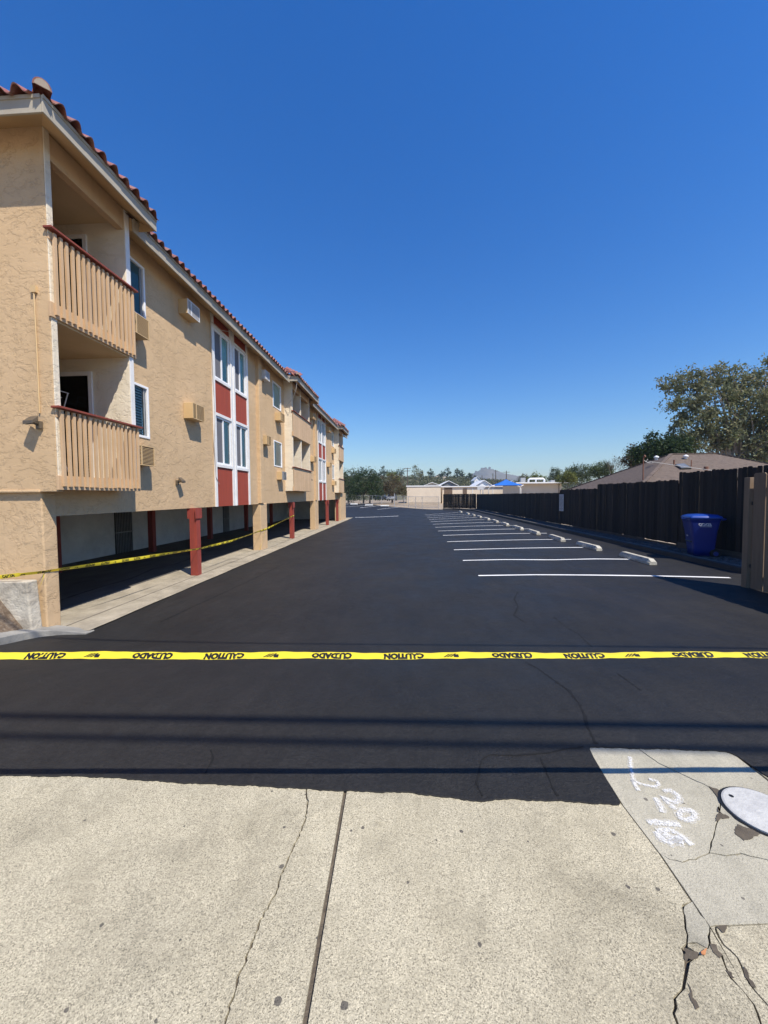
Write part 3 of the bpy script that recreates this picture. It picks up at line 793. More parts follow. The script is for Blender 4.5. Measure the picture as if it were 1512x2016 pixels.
# front wall, lower and upper
MB().box((-16, 5.93, -.9), (-5.9, 6.19, 1.70)).out('front_wall', STUCCO, BL, bevel=.02)
MB().box((-16, 5.88, 1.701), (XB - .015, 5.985, 7.45)).out('front_wall', STUCCO, BL, bevel=.012)
MB().box((-16, 5.86, 1.69), (-5.86, 5.95, 1.735)).out('drip_ledge', STUCCO, BL, bevel=.012)
def block(y0, y1, mids, zb, solid, side):
    wt = .12
    def endwall(ya, yb, m, zlo):
        MB().box((-8.6, ya, zlo), (XB - .014, yb, 7.5)).out('balcony_wall', m, BL, bevel=.008)
        MB().box((XB - .0135, ya + .002, zlo), (XB + .004, yb - .002, 7.31)).out('wall_end', STUCCO_W if side else WHITE, BL, bevel=.006)
    if side: endwall(y0, y0 + wt, STUCCO_W, zb)
    else: MB().box((XB - .0135, 5.882, zb + .02), (XB + .004, 5.983, 7.34)).out('wall_end', STUCCO_W, BL, bevel=.006)
    endwall(y1 - wt, y1, STUCCO_W, zb)
    for ym in mids: endwall(ym, ym + wt, STUCCO_W, zb + .2)
    ya = y0 + (wt if side else .105); yb = y1 - wt
    MB().box((-8.72, ya, zb), (-8.6, yb, 7.3)).out('balcony_wall', STUCCO, BL)
    for z in (zb, zb + 2.68): MB().box((-8.6, ya + .001, z + .012), (XB - .016, yb - .001, z + .2)).out('balcony_floor', CEIL, BL)
    MB().box((-8.6, ya + .001, 7.08), (XB - .18, yb - .001, 7.16)).out('balcony_ceiling', CEIL, BL)
    MB().box((XB - .17, ya + .001, 6.93), (XB - .02, yb - .001, 7.33)).out('header_beam', STUCCO, BL, bevel=.01)
    for lv, (z0, z1) in enumerate(((zb, 3.06), (zb + 2.72, 5.82))):
        rl = MB().box((XB - .012, y0 - .03, z0), (XB + .03, y1 + .04, z0 + .23)).out('balcony_railing', TAN, BL, bevel=.004)
        MB().box((XB - .008, y0 + .0, z1 - .17), (XB + .022, y1 + .01, z1 - .09)).out('rail_bar', TAN, rl, bevel=.004)
        MB().box((XB - .03, y0 - .05, z1 - .035), (XB + .11, y1 + .06, z1)).out('handrail', RAILRED, rl, bevel=.006)
        if not solid:
            bm_ = MB().box((0, -.024, 0), (.036, .024, z1 - z0 - .11)).mesh('baluster', TAN)
            n = int((y1 - y0 - .05) / .107)
            for k in range(n + 1):
                inst('baluster', bm_, rl, (XB + .032, y0 + .06 + k * (y1 - y0 - .1) / n + rnd.uniform(-.004, .004), z0 + .055 + rnd.uniform(-.012, .006)), (rnd.uniform(-.006, .006), 0, 0))
        else:
            n = 8; wd = (y1 - y0 + .04) / n
            pb = MB().box((0, .006, 0), (.02, wd - .006, z1 - z0 - .05)).mesh('board', TAN)
            for k in range(n): inst('board', pb, rl, (XB + .032, y0 - .02 + k * wd, z0 + .012 + rnd.uniform(-.008, .008)))
block(5.88, 7.72, [], 1.73, False, False)
block(18.86, 22.34, [20.4], 1.86, True, True)
block(32.18, 34.42, [], 1.86, True, True)
# sliding doors on the end wall of the near balcony
for z0, z1 in ((1.93, 4.16), (4.62, 6.86)):
    b = MB(); yb = 7.599; ya = 7.56
    for xa, xb in ((-6.42, -6.34), (-7.12, -7.04), (-7.9, -7.82)): b.box((xa, ya, z0), (xb, yb, z1))
    b.box((-7.82, ya, z1 - .08), (-7.12, yb, z1)); b.box((-7.04, ya, z1 - .08), (-6.42, yb, z1))
    dr = b.out('sliding_door', WHITE, BL, bevel=.004)
    MB().box((-7.82, yb - .022, z0), (-7.12, yb - .018, z1 - .08)).box((-7.04, yb - .022, z0), (-6.42, yb - .018, z1 - .08)).out('pane', GLASS, dr)
    b = MB(); z = z0
    while z < z1 - .1: b.box((-7.04, yb - .013, z), (-6.42, yb - .006, z + .035)); z += .06
    props(b.out('blind', BLIND, dr), kind='stuff')
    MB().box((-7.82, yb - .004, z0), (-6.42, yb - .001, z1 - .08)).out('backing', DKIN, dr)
# conduit and hanging cable on the walls
b = MB(); b.tube([(-5.79, 5.855, 4.84), (-5.79, 5.85, 4.7), (-5.795, 5.862, 3.9), (-5.80, 5.865, 2.95)], .011, 6); b.box((-5.83, 5.835, 4.82), (-5.75, 5.88, 4.92))
b.out('conduit', TANBOX, BL)
b = MB(); b.tube([(XW + .06, 11.66, 7.1), (XW + .05, 11.69, 6.2), (XW + .06, 11.70, 5.2), (XW + .05, 11.76, 4.2), (XW + .055, 11.68, 3.2), (XW + .06, 11.72, 2.2), (XW + .05, 11.95, 2.0)], .009, 5)
PC = mat('pale_cable', (.5, .47, .42), None, 4, .6); b.out('cable', PC, BL); b = MB()
b.tube([(XW + .06, 11.7, 6.95), (XW + .12, 12.2, 6.9), (-5.6, 12.6, 7.0), (-5.5, 12.75, 7.15)], .008, 5)
b.out('cable', PC, BL); b = MB()
b.tube([(-5.12, 18.35, 7.25), (-5.2, 18.4, 6.7), (-5.4, 18.5, 6.3), (-5.7, 18.7, 6.1), (-5.9, 18.84, 5.9)], .012, 5)
b.out('cable', PC, BL); b = MB()
b.tube([(-5.48, 28.8, 7.2), (-5.6, 27.6, 6.8), (-5.75, 26.4, 6.45), (-5.85, 25.7, 6.4)], .012, 5)
b.out('cable', PC, BL)

# ---------------- roof: sloped decks, fascias, soffits, clay tiles one by one
PT = .5; TH = math.atan(PT)
b = MB(); ZM, ZK = 7.235, 7.315
b.quad((-5.47, 7.6, ZM), (-5.47, 36.6, ZM), (-11, 36.6, ZM + 2.765), (-11, 7.6, ZM + 2.765)); b.quad((-11, 7.6, ZM + 2.765), (-11, 36.6, ZM + 2.765), (-16.5, 36.6, ZM), (-16.5, 7.6, ZM))
b.quad((-5.1, 5.42, ZK), (-5.1, 7.92, ZK), (-7.6, 7.92, ZK + 1.25)); b.quad((-5.1, 5.42, ZK), (-7.6, 7.92, ZK + 1.25), (-16, 7.92, ZK + 1.25), (-16, 5.42, ZK))
b.quad((-5.1, 7.92, ZK), (-5.1, 7.92, ZK - .06), (-8.5, 7.92, ZK - .06), (-8.5, 7.92, ZK + 1.25), (-7.6, 7.92, ZK + 1.25))
for y0, y1 in ((18.3, 22.9), (31.62, 35.0)):
    h = (y1 - y0) / 2; ym = (y0 + y1) / 2
    b.quad((-5.1, y0, ZK), (-5.1, y1, ZK), (-5.1 - h, ym, ZK + h * PT))
    b.quad((-5.1, y0, ZK), (-5.1 - h, ym, ZK + h * PT), (-9.5, ym, ZK + h * PT), (-9.5, y0, ZK)); b.quad((-5.1, y1, ZK), (-9.5, y1, ZK), (-9.5, ym, ZK + h * PT), (-5.1 - h, ym, ZK + h * PT))
roof = b.out('roof', DECK, BL)
def fascia(p, q, zb, zt, t=.03, nrm=(1, 0)):
    x0, y0 = p; x1, y1 = q
    MB().box((x0 - (t if nrm[0] else 0), y0 - (0 if nrm[0] else -t), zb), (x1, y1, zt)).out('fascia', FASC, roof, bevel=.004)
    MB().box((x0 + .012 * nrm[0], y0 + .012 * nrm[1], zt - .045), (x1 + .012 * nrm[0] - (.012 if nrm[0] else 0), y1 + .012 * nrm[1] - (.012 * nrm[1]), zt + .006)).out('drip_edge', FASC, roof)
for ya, yb in ((7.74, 18.29), (22.91, 31.61), (35.01, 36.6)):
    fascia((-5.47, ya), (-5.47, yb), 6.99, ZM - .004)
    MB().quad((-5.502, ya, 7.03), (-5.502, yb, 7.03), (-5.98, yb, 7.27), (-5.98, ya, 7.27)).out('soffit', SOFF, roof)
for ya, yb in ((5.42, 7.92), (18.3, 22.9), (31.62, 35.0)):
    fascia((-5.1, ya), (-5.1, yb), 7.075, ZK - .004)
    MB().quad((-5.132, ya + .03, 7.115), (-5.132, yb, 7.115), (-5.62, yb, 7.36), (-5.62, ya + .03, 7.36)).out('soffit', SOFF, roof)
    fascia((-5.56 if ya > 6 else -16, ya), (-5.135, ya), 7.075, ZK - .004, nrm=(0, -1))
    MB().quad((-5.60, yb - .22, 7.355), (-5.60, yb, 7.355), (-8, yb, 7.355), (-8, yb - .22, 7.355)).out('soffit', SOFF, roof)
    MB().quad((-5.62, yb - .01, 7.08), (-5.1, yb - .01, 7.08), (-5.1, yb - .01, 7.3), (-5.62, yb - .01, 7.36)).out('soffit', SOFF, roof)
MB().quad((-5.132, 5.45, 7.115), (-5.62, 5.94, 7.36), (-16, 5.94, 7.36), (-16, 5.45, 7.115)).out('soffit', SOFF, roof)
for ya, sg_ in ((7.736, 1),):
    MB().quad((-5.502, ya, 6.99), (-5.502, ya, 7.24), (-6.1, ya, 7.54), (-6.1, ya, 7.2)).out('soffit', SOFF, roof)
prof = [(.262 * k / 10, (.082 * math.sin(math.pi * k / 7) if k <= 7 else -.016 * math.sin(math.pi * (k - 7) / 3))) for k in range(11)]
v = []; f = []
for L_, r_ in ((0.0, 1.0), (-.44, .86)):
    for q, (y, z) in enumerate(prof): v.append((L_, y, z * r_ + .026))
    for q, (y, z) in enumerate(prof): v.append((L_, y, z * r_ + .010 if z > .02 else z * r_ + .012))
n = len(prof)
for k in range(n - 1):
    f += [(k, k + 1, 2 * n + k + 1, 2 * n + k), (n + k + 1, n + k, 3 * n + k, 3 * n + k + 1), (k + 1, k, n + k, n + k + 1)]
tile = MB().add(v, f).mesh('roof_tile', TILE)
tiles = []
def trow(p, rz, n_, dirv, lift=.0, course=0):
    for k in range(n_):
        up = course * .36
        q = Vector(p) + Vector(dirv) * .262 * k
        o_ = Vector((math.cos(rz), math.sin(rz), 0))
        q = q - o_ * up + Vector((0, 0, up * PT + lift + course * .012))
        tiles.append((q + Vector((0, 0, rnd.uniform(-.006, .008))) + o_ * rnd.uniform(-.01, .012), rz))
trow((-5.035, 5.55, ZK - .03), 0, 9, (0, 1, 0)); trow((-5.035, 5.9, ZK - .03), 0, 7, (0, 1, 0), course=1)
trow((-5.5, 5.355, ZK - .03), -math.pi / 2, 22, (-1, 0, 0))
for ya, yb in ((7.95, 18.1), (23.05, 31.4), (35.1, 36.4)): trow((-5.405, ya, ZM - .03), 0, int((yb - ya) / .262), (0, 1, 0))
for ya, yb in ((18.4, 22.7), (31.7, 34.8)):
    trow((-5.035, ya, ZK - .03), 0, int((yb - ya) / .262), (0, 1, 0))
    for c_ in range(5): trow((-5.16 - c_ * .26, ya - .165, ZK - .03), -math.pi / 2, 2, (-1, 0, 0), course=c_)
for q, rz in tiles: inst('roof_tile', tile, roof, q, (0, TH, rz))
# hip caps
cv_, cf = [], []
for L_, r_ in ((0, .108), (.42, .088)):
    for k in range(9):
        a = math.pi * k / 8; cv_.append((L_, r_ * math.cos(a), r_ * math.sin(a)))
for k in range(8): cf.append((k, 9 + k, 9 + k + 1, k + 1))
cf.append(tuple(range(8, -1, -1)))
cap = MB().add(cv_, cf).mesh('ridge_tile', TILE)
capend = MB().add([(-.02, .085 * math.cos(math.pi * k / 8), .085 * math.sin(math.pi * k / 8)) for k in range(9)] + [(.03, .094 * math.cos(math.pi * k / 8), .094 * math.sin(math.pi * k / 8)) for k in range(9)],
                  [tuple(range(8, -1, -1))] + [(k, k + 1, 9 + k + 1, 9 + k) for k in range(8)]).mesh('ridge_mortar', MORTAR)
for y0, nn in ((5.40, 4), (18.28, 5), (31.6, 5)):
    hd = Vector((-1, 1, PT)).normalized(); el = -math.asin(hd.z)
    for k in range(nn):
        p = Vector((-5.06, y0 - .02, ZK + .045)) + hd * .37 * k + Vector((0, 0, .012 * (k % 2)))
        inst('ridge_tile', cap, roof, p, (0, el, math.radians(135)))
        if k == 0: inst('ridge_mortar', capend, roof, p - hd * .01, (0, el, math.radians(135)))

# ---------------- things fixed to or standing on the building
def ac(y0, y1, z0, z1, label, body=None, front=None, xf=-5.70):
    body = body or TANBOX; front = front or body
    t = thing('air_conditioner', label, 'air conditioner', (XW, y0, z0), 'wall air conditioners of the tan building')
    MB().box((XW + .001, y0, z0), (xf, y1, z1)).out('case', body, t, bevel=.008)
    b = MB(); ym = y0 + (y1 - y0) * .30; e = .02
    for q in (((xf + .001, y0, z0), (xf + .018, y1, z0 + e)), ((xf + .001, y0, z1 - e), (xf + .018, y1, z1)), ((xf + .001, y0, z0 + e), (xf + .018, y0 + e, z1 - e)),
              ((xf + .001, y1 - e, z0 + e), (xf + .018, y1, z1 - e)), ((xf + .001, ym - .018, z0 + e), (xf + .018, ym + .018, z1 - e))): b.box(*q)
    k = z0 + e + .022
    while k < z1 - e - .01:
        b.box((xf + .002, y0 + e, k), (xf + .014, ym - .018, k + .011)); b.box((xf + .002, ym + .018, k), (xf + .014, y1 - e, k + .011)); k += .030
    b.out('grille', front, t)
    MB().box((xf + .0005, y0 + e, z0 + e), (xf + .0015, y1 - e, z1 - e)).out('coil', GREYM if body is not TANBOX else BROWNB, t)
ACW = mat('white_ac', (.72, .73, .74), None, 4, .5)
ac(7.86, 8.44, 5.10, 5.52, 'tan louvered wall air conditioner under the dark upper window beside the slatted balcony')
ac(7.88, 8.48, 2.30, 2.73, 'tan louvered wall air conditioner under the lower window with horizontal blinds')
ac(10.04, 10.62, 6.44, 6.82, 'white fronted wall air conditioner high under the eave left of the glazed bay', TANBOX, ACW)
ac(10.14, 10.74, 3.72, 4.14, 'plain tan wall air conditioner in the middle of the sunlit wall above the floodlight')
ac(15.72, 16.2, 6.44, 6.80, 'small white wall air conditioner under the eave just past the pilaster', ACW, ACW, -5.72)
ac(15.75, 16.25, 3.76, 4.13, 'small tan wall air conditioner just past the pilaster on the lower floor', None, None, -5.72)
ac(17.5, 18.1, 5.08, 5.45, 'tan wall air conditioner under the pale upper window before the boarded balcony')
ac(17.6, 18.2, 2.37, 2.75, 'grey fronted wall air conditioner under the pale lower window before the boarded balcony', TANBOX, GREYM)
ac(23.9, 24.55, 6.43, 6.77, 'tan wall air conditioner under the eave just past the boarded balcony')
ac(23.95, 24.6, 3.76, 4.11, 'tan wall air conditioner on the lower floor just past the boarded balcony')
ac(29.0, 29.65, 6.46, 6.80, 'tan wall air conditioner under the eave just past the far glazed bay')
ac(29.0, 29.65, 3.80, 4.14, 'tan wall air conditioner on the lower floor just past the far glazed bay')
ac(31.0, 31.65, 5.08, 5.45, 'tan wall air conditioner under the farthest upper window')
ac(31.0, 31.65, 2.46, 2.80, 'tan wall air conditioner under the farthest lower window')
LMET = mat('bronze_lamp', (.13, .10, .065), (.09, .07, .05), 6, .45)
def lamp(p, d, label):
    p = Vector(p); d = Vector(d).normalized(); up = Vector((0, 0, 1)); s_ = d.cross(up).normalized()
    t = thing('flood_light', label, 'wall light', p, 'floodlights on the tan walls')
    MB().beam(p, p + d * .05, .10, .12).out('base', LMET, t, bevel=.006)
    MB().tube([p + d * .05, p + d * .10 + up * .02, p + d * .13 + up * .05], .018, 8).out('knuckle', LMET, t)
    a = p + d * .09 + up * .075; w_ = .095
    q = [a - s_ * w_ + up * .06, a + s_ * w_ + up * .06, a + s_ * w_ - up * .03, a - s_ * w_ - up * .03]
    c_ = a + d * .10 - up * .03
    r_ = [c_ - s_ * .11 - up * .0, c_ + s_ * .11 - up * .0, c_ + s_ * .11 - up * .055, c_ - s_ * .11 - up * .055]
    hd = MB().add(q + r_, [(3, 2, 1, 0), (4, 5, 6, 7), (0, 1, 5, 4), (1, 2, 6, 5), (2, 3, 7, 6), (3, 0, 4, 7)]).out('lamp_head', LMET, t, bevel=.008)
    dn = Vector((0, 0, -.004))
    MB().quad(*[x_ + dn for x_ in (q[3] + d * .02 + s_ * .015, q[2] + d * .02 - s_ * .015, r_[2] - d * .02 - s_ * .015, r_[3] - d * .02 + s_ * .015)]).out('lens', mat('lamp_lens', (.35, .36, .34), None, 4, .2) if 'lamp_lens' not in bpy.data.materials else bpy.data.materials['lamp_lens'], t)
lamp((-5.80, 5.88, 2.76), (-.25, -1, 0), 'bronze floodlight at the foot of the conduit on the front corner wall')
lamp((XW, 9.72, 1.98), (1, .15, 0), 'bronze floodlight low on the long wall left of the red panels')
lamp((XW + .1, 23.2, 2.55), (1, -.1, 0), 'small floodlight beside the second pilaster past the boarded balcony')
dk = thing('drying_rack', 'white folding drying rack on the lower slatted balcony', 'drying rack', (-6.9, 7.2, 1.93))
b = MB(); wm = mat('white_wire', (.75, .76, .78), None, 4, .4)
for y in (6.9, 7.45):
    b.tube([(-7.35, y, 1.94), (-6.75, y, 3.7)], .011, 6); b.tube([(-6.75, y, 1.94), (-7.35, y, 3.7)], .011, 6)
b.out('frame', wm, dk)
b = MB()
for x, z in ((-7.35, 3.7), (-7.2, 3.62), (-7.05, 3.6), (-6.9, 3.62), (-6.75, 3.7)): b.tube([(x, 6.88, z), (x, 7.47, z)], .008, 6)
b.out('rail', wm, dk)

# ================================================================== CAUTION TAPES
def text_mesh(s, bold=.035):
    cu = bpy.data.curves.new('lettering', 'FONT'); cu.body = s; cu.offset = bold; cu.resolution_u = 2
    o = bpy.data.objects.new('lettering', cu); COL.objects.link(o)
    bpy.context.view_layer.update()
    me = bpy.data.meshes.new_from_object(o.evaluated_get(bpy.context.evaluated_depsgraph_get()))
    vs = np.array([v.co[:2] for v in me.vertices]); fs = [tuple(p.vertices) for p in me.polygons]
    bpy.data.objects.remove(o); bpy.data.curves.remove(cu); bpy.data.meshes.remove(me)
    vs -= vs.min(0); return vs, fs, vs.max(0)
TXT = {k: text_mesh(k, .075) for k in ('CAUTION', 'CUIDADO')}
def tape(label, pts, width, updir, pitch, wordlen, flip, phase, seg, wrinkle=.0):
    P = [Vector(p) for p in pts]; cum = [0]
    for a, c_ in zip(P[:-1], P[1:]): cum.append(cum[-1] + (c_ - a).length)
    T = cum[-1]
    def at(s, t):
        s_ = min(max(s, 0), T - 1e-6); k = max(j for j in range(len(cum) - 1) if cum[j] <= s_)
        d = (P[k + 1] - P[k]).normalized(); c_ = P[k] + d * (s - cum[k])
        up = Vector(updir(s / T)); u = (up - d * up.dot(d)).normalized(); nrm = d.cross(u)
        curl = (t * t - .25) * .22 * width * (-1)
        wr = wrinkle * (math.sin(s * 23 + t * 3) * .6 + math.sin(s * 61 - t * 5) * .4 + math.sin(s * 7.3))
        return c_ + u * t * width + nrm * (curl + wr) + u * wr * .6, nrm
    v = []; f = []; n = int(T / seg); m_ = 5
    for k in range(n + 1):
        for j in range(m_): v.append(at(T * k / n, j / (m_ - 1) - .5)[0])
    for k in range(n):
        for j in range(m_ - 1): f.append((k * m_ + j, (k + 1) * m_ + j, (k + 1) * m_ + j + 1, k * m_ + j + 1))
    tp = MB().add(v, f).out('caution_tape', YEL, None, True)
    props(tp, label, 'caution tape')
    s = phase; k = 0
    while s < T - wordlen:
        word = ('CUIDADO', 'CAUTION')[k % 2]; vs, fs, mx = TXT[word]; q = []
        for x, y in vs:
            ss_ = s + (1 - x / mx[0] if flip else x / mx[0]) * wordlen; tt = (y / mx[1] - .5) * .84 * (-1 if flip else 1) - (.07 if flip else 0)
            c_, nr = at(ss_, tt + (.0)); q.append(c_ + nr * .0012 * NS)
        MB().add(q, fs).out('lettering', INK, tp)
        if k % 2 == 1:
            q = []; ff = []
            for h in range(3):
                a0 = s + wordlen + pitch * .28 + h * .014
                for ds, tt in ((0, -.3), (.009, -.3), (.034, .2), (.025, .2)):
                    c_, nr = at(a0 + ds, tt); q.append(c_ + nr * .0012 * NS)
                ff.append((h * 4, h * 4 + 1, h * 4 + 2, h * 4 + 3))
            a0 = s + wordlen + pitch * .28
            for ds, tt in ((.048, -.32), (.070, -.32), (.070, .05), (.048, .05)):
                c_, nr = at(a0 + ds, tt); q.append(c_ + nr * .0012 * NS)
            ff.append((12, 13, 14, 15))
            MB().add(q, ff).out('emblem', INK, tp)
            s += wordlen + pitch
        else: s += wordlen + pitch * .47
        k += 1
    return tp
NS = 1
def fore(k):
    w_ = max(0, .30 - k) * 2.0
    return (0, math.cos(math.radians(22 + 7 * math.sin(k * 7))) , math.sin(math.radians(22 + 7 * math.sin(k * 7))))
tape('yellow caution tape stretched across the whole driveway in the foreground', [(-3.3, 1.55, .905), (-1.84, 1.62, .887), (-.95, 1.665, .881), (0, 1.71, .876), (.9, 1.757, .872), (1.7, 1.80, .870), (3.4, 1.89, .876)],
     .039, fore, .305, .182, True, .44, .012, .0016)
NS = 1
def onx(px, py, x):
    d = ray(px, py); return EYE + d * (x - EYE[0]) / d[0]
tp = [ony(-60, 1143, 5.64), ony(40, 1131, 5.66), ony(86, 1126, 5.91), onx(104, 1123, -5.885), onx(240, 1104, -5.80), onx(380, 1082, -5.765), onx(398, 1079, -5.765), onx(455, 1065, -5.79), onx(516, 1044, -5.855), onx(527, 1040, -5.855), onx(572, 1018, -5.77), onx(579, 1015, -5.775)]
tape('yellow caution tape tied along the carport from corner pillar to second red post', tp, .06, lambda k: (.35 + .5 * math.sin(k * 23), -.1, 1), .3, .2, False, .2, .05, .003)
for q, lab in (((ony(88, 1130, 5.90), ony(78, 1158, 5.90)), 'loose tail of caution tape hanging at the corner pillar'), ((onx(522, 1046, -5.84), onx(511, 1082, -5.84)), 'loose tail of caution tape hanging at the middle pillar')):
    a, c_ = Vector(q[0]), Vector(q[1]); md = (a + c_) / 2 + Vector((.03, -.03, 0))
    MB().quad(a + Vector((0, -.01, .02)), a + Vector((0, -.01, -.03)), md + Vector((.01, -.02, -.02)), md + Vector((.02, -.02, .02))).quad(md + Vector((.02, -.02, .02)), md + Vector((.01, -.02, -.02)), c_ + Vector((0, -.02, 0)), c_ + Vector((.02, -.02, .02))).out('tape_tail', YEL, None, label=lab, cat='caution tape')
# ================================================================== WHEEL STOPS
def stop_mesh(L_, m):
    pr = [(-.105, 0), (.105, 0), (.105, .06), (.065, .155), (-.065, .155), (-.105, .06)]
    b = MB(); h = L_ / 2
    rings = [(-h, .0, .9), (-h + .10, 1, 1), (h - .10, 1, 1), (h, .0, .9)]
    v = []
    for y, t, s_ in rings:
        for x, z in pr: v.append((x * s_, y, z if t else min(z, .085)))
    f = [tuple(range(5, -1, -1)), tuple(18 + k for k in range(6))]
    for r_ in range(3):
        for k in range(6): f.append((r_ * 6 + k, r_ * 6 + (k + 1) % 6, (r_ + 1) * 6 + (k + 1) % 6, (r_ + 1) * 6 + k))
    return b.add(v, f).mesh('wheel_stop', m)
sm = stop_mesh(1.5, STOPC)
SLAB = ['nearest weathered concrete wheel stop, a dark scuff on its near end', 'second concrete wheel stop from the near end of the right hand row', 'third concrete wheel stop counted from the blue bin',
        'fourth concrete wheel stop counted from the blue bin', 'fifth concrete wheel stop counted from the blue bin', 'sixth concrete wheel stop counted from the blue bin',
        'seventh concrete wheel stop counted from the blue bin', 'eighth concrete wheel stop counted from the blue bin', 'fourth last concrete wheel stop before the far fence corner',
        'third last concrete wheel stop before the far fence corner', 'second last concrete wheel stop before the far fence corner', 'farthest concrete wheel stop of the row at the fence corner']
SY = [11.32, 13.95, 16.5, 19.05, 21.6, 24.3, 26.95, 29.8, 32.6, 35.2, 38.1, 42.3]
SX = [6.60, 6.46, 6.34, 6.24, 6.20, 6.2, 6.2, 6.2, 6.18, 6.15, 6.1, 6.0]
for k, (x, y) in enumerate(zip(SX, SY)):
    inst('wheel_stop', sm, None, (x, y, g(x, y) + .010), (rnd.uniform(-.006, .006), 0, rnd.uniform(-.05, .05)), label=SLAB[k], cat='wheel stop', group='concrete wheel stops of the right hand row')
sm2 = stop_mesh(1.45, mat('white_wheel_stop', (.74, .74, .72), (.66, .66, .64), 4, .7))
for (x, y), lb in zip([(-9.8, 73.0), (-6.5, 68.6), (-3.5, 65.2)], ['left white wheel stop by the big dark tree at the far end', 'middle white wheel stop in front of the far trees', 'right white wheel stop by the chain link fence and parked cars']):
    inst('wheel_stop', sm2, None, (x, y, g(x, y) + .010), (0, 0, math.radians(88)), label=lb, cat='wheel stop', group='white wheel stops at the far end')

# ================================================================== FENCES
def board_mesh(h, wd, m, ear=.025, t=.02):
    pr = [(-wd / 2, 0), (wd / 2, 0), (wd / 2, h - ear), (wd / 2 - ear, h), (-wd / 2 + ear, h), (-wd / 2, h - ear)]
    return MB().prism([(-t / 2, y, z) for y, z in pr], (t, 0, 0)).mesh('fence_board', m)
def fence(name, label, p0, p1, zb, zt, wd, m, gap=.006, kick=True, post_side=.05, cat='fence', group=None, ear=.025):
    a, c_ = Vector((*p0, 0)), Vector((*p1, 0)); L_ = (c_ - a).length; d = (c_ - a) / L_; ang = math.atan2(d.y, d.x) - math.pi / 2
    nn = Vector((d.y, -d.x, 0))
    t = thing(name, label, cat, (p0[0], p0[1], zb), group)
    me = [board_mesh(zt - zb + e, wd - q, m, ear) for e, q in ((0, 0), (.012, .006), (-.014, .003))]
    n = int(L_ / (wd + gap)); st = L_ / n
    for k in range(n):
        p = a + d * (st * (k + .5)) + nn * rnd.uniform(-.003, .005)
        inst('board', me[rnd.randrange(3)], t, (p.x, p.y, zb + rnd.uniform(-.012, .012)), (rnd.uniform(-.006, .006), 0, ang + rnd.uniform(-.02, .02)))
    for z in (zb + .25, zt - .3):
        q = nn * .035
        MB().beam(a + q + Vector((0, 0, z)), c_ + q + Vector((0, 0, z)), .04, .09).out('rail', m, t)
    k = 0
    while k * 2.4 < L_:
        p = a + d * min(k * 2.4 + .1, L_) + nn * (post_side + .05)
        MB().box((p.x - .045, p.y - .045, zb - .5), (p.x + .045, p.y + .045, zt - .12)).out('post', m, t); k += 1
    if kick:
        k = 0.0
        while k < L_ - .05:
            e = min(L_, k + rnd.uniform(1.4, 2.6)); zz = zb - .13 + rnd.choice((-.022, -.012, .012, .02))
            MB().beam(a + d * k + Vector((0, 0, zz)), a + d * (e - .004) + Vector((0, 0, zz + rnd.uniform(-.008, .008))), .035, .24).out('kickboard', PLANK, t); k = e
    return t
GF = 'dark stained board fences along the right side'
fence('wood_fence', 'tallest dark board fence section right behind the blue bin', (9, 8.3), (9, 13.2), -.02, 2.27, .142, FENCEW, group=GF)
fence('wood_fence', 'dark board fence section one step lower just left of the blue bin', (9, 13.22), (9, 18.58), -.09, 2.04, .142, FENCEW, group=GF)
fence('wood_fence', 'short dark board fence section to the right of the white sign', (9, 18.6), (9, 23.0), -.12, 1.85, .142, FENCEW, group=GF)
fence('wood_fence', 'long low dark board fence running from the white sign to the far corner', (9, 23.02), (9, 49.2), -.14, 1.67, .142, FENCEW, group=GF)
fence('wood_fence', 'dark board fence with lit slits closing off the far right corner of the lot', (8.95, 49.3), (5.1, 52.4), -.16, 1.72, .142, FENCEW, .010, False, group=GF)
fence('tan_fence', 'tan painted fence of wide boards at the right edge beside the driveway', (6.85, 3.0), (6.85, 7.98), -.30, 1.97, .262, FTAN, .014, False, .06, ear=.03)
FT = [o for o in bpy.data.objects if o.name.startswith('tan_fence')][0]
MB().box((6.82, 8.03, -.36), (6.92, 8.16, 1.90)).out('end_post', FTAN, FT, bevel=.006)
for z in (1.35, .1): MB().box((6.865, 7.96, z), (6.885, 8.06, z + .07)).out('hinge', DARKM, FT)
sg = thing('notice_sign', 'small white notice with grey lines fixed to the long dark fence', 'sign', (8.96, 22.55, .7))
b = MB().box((8.955, 22.35, .62), (8.972, 22.95, 1.58)).out('panel', SIGNW, sg, bevel=.003)
b = MB(); z = 1.50
for wd in (.5, .44, .3, .48, .42, .46, .36, .48, .4, .2, .44, .3):
    b.box((8.951, 22.65 - wd / 2, z - .028), (8.9545, 22.65 + wd / 2, z)); z -= .072
b.out('lettering', SIGNT, sg)

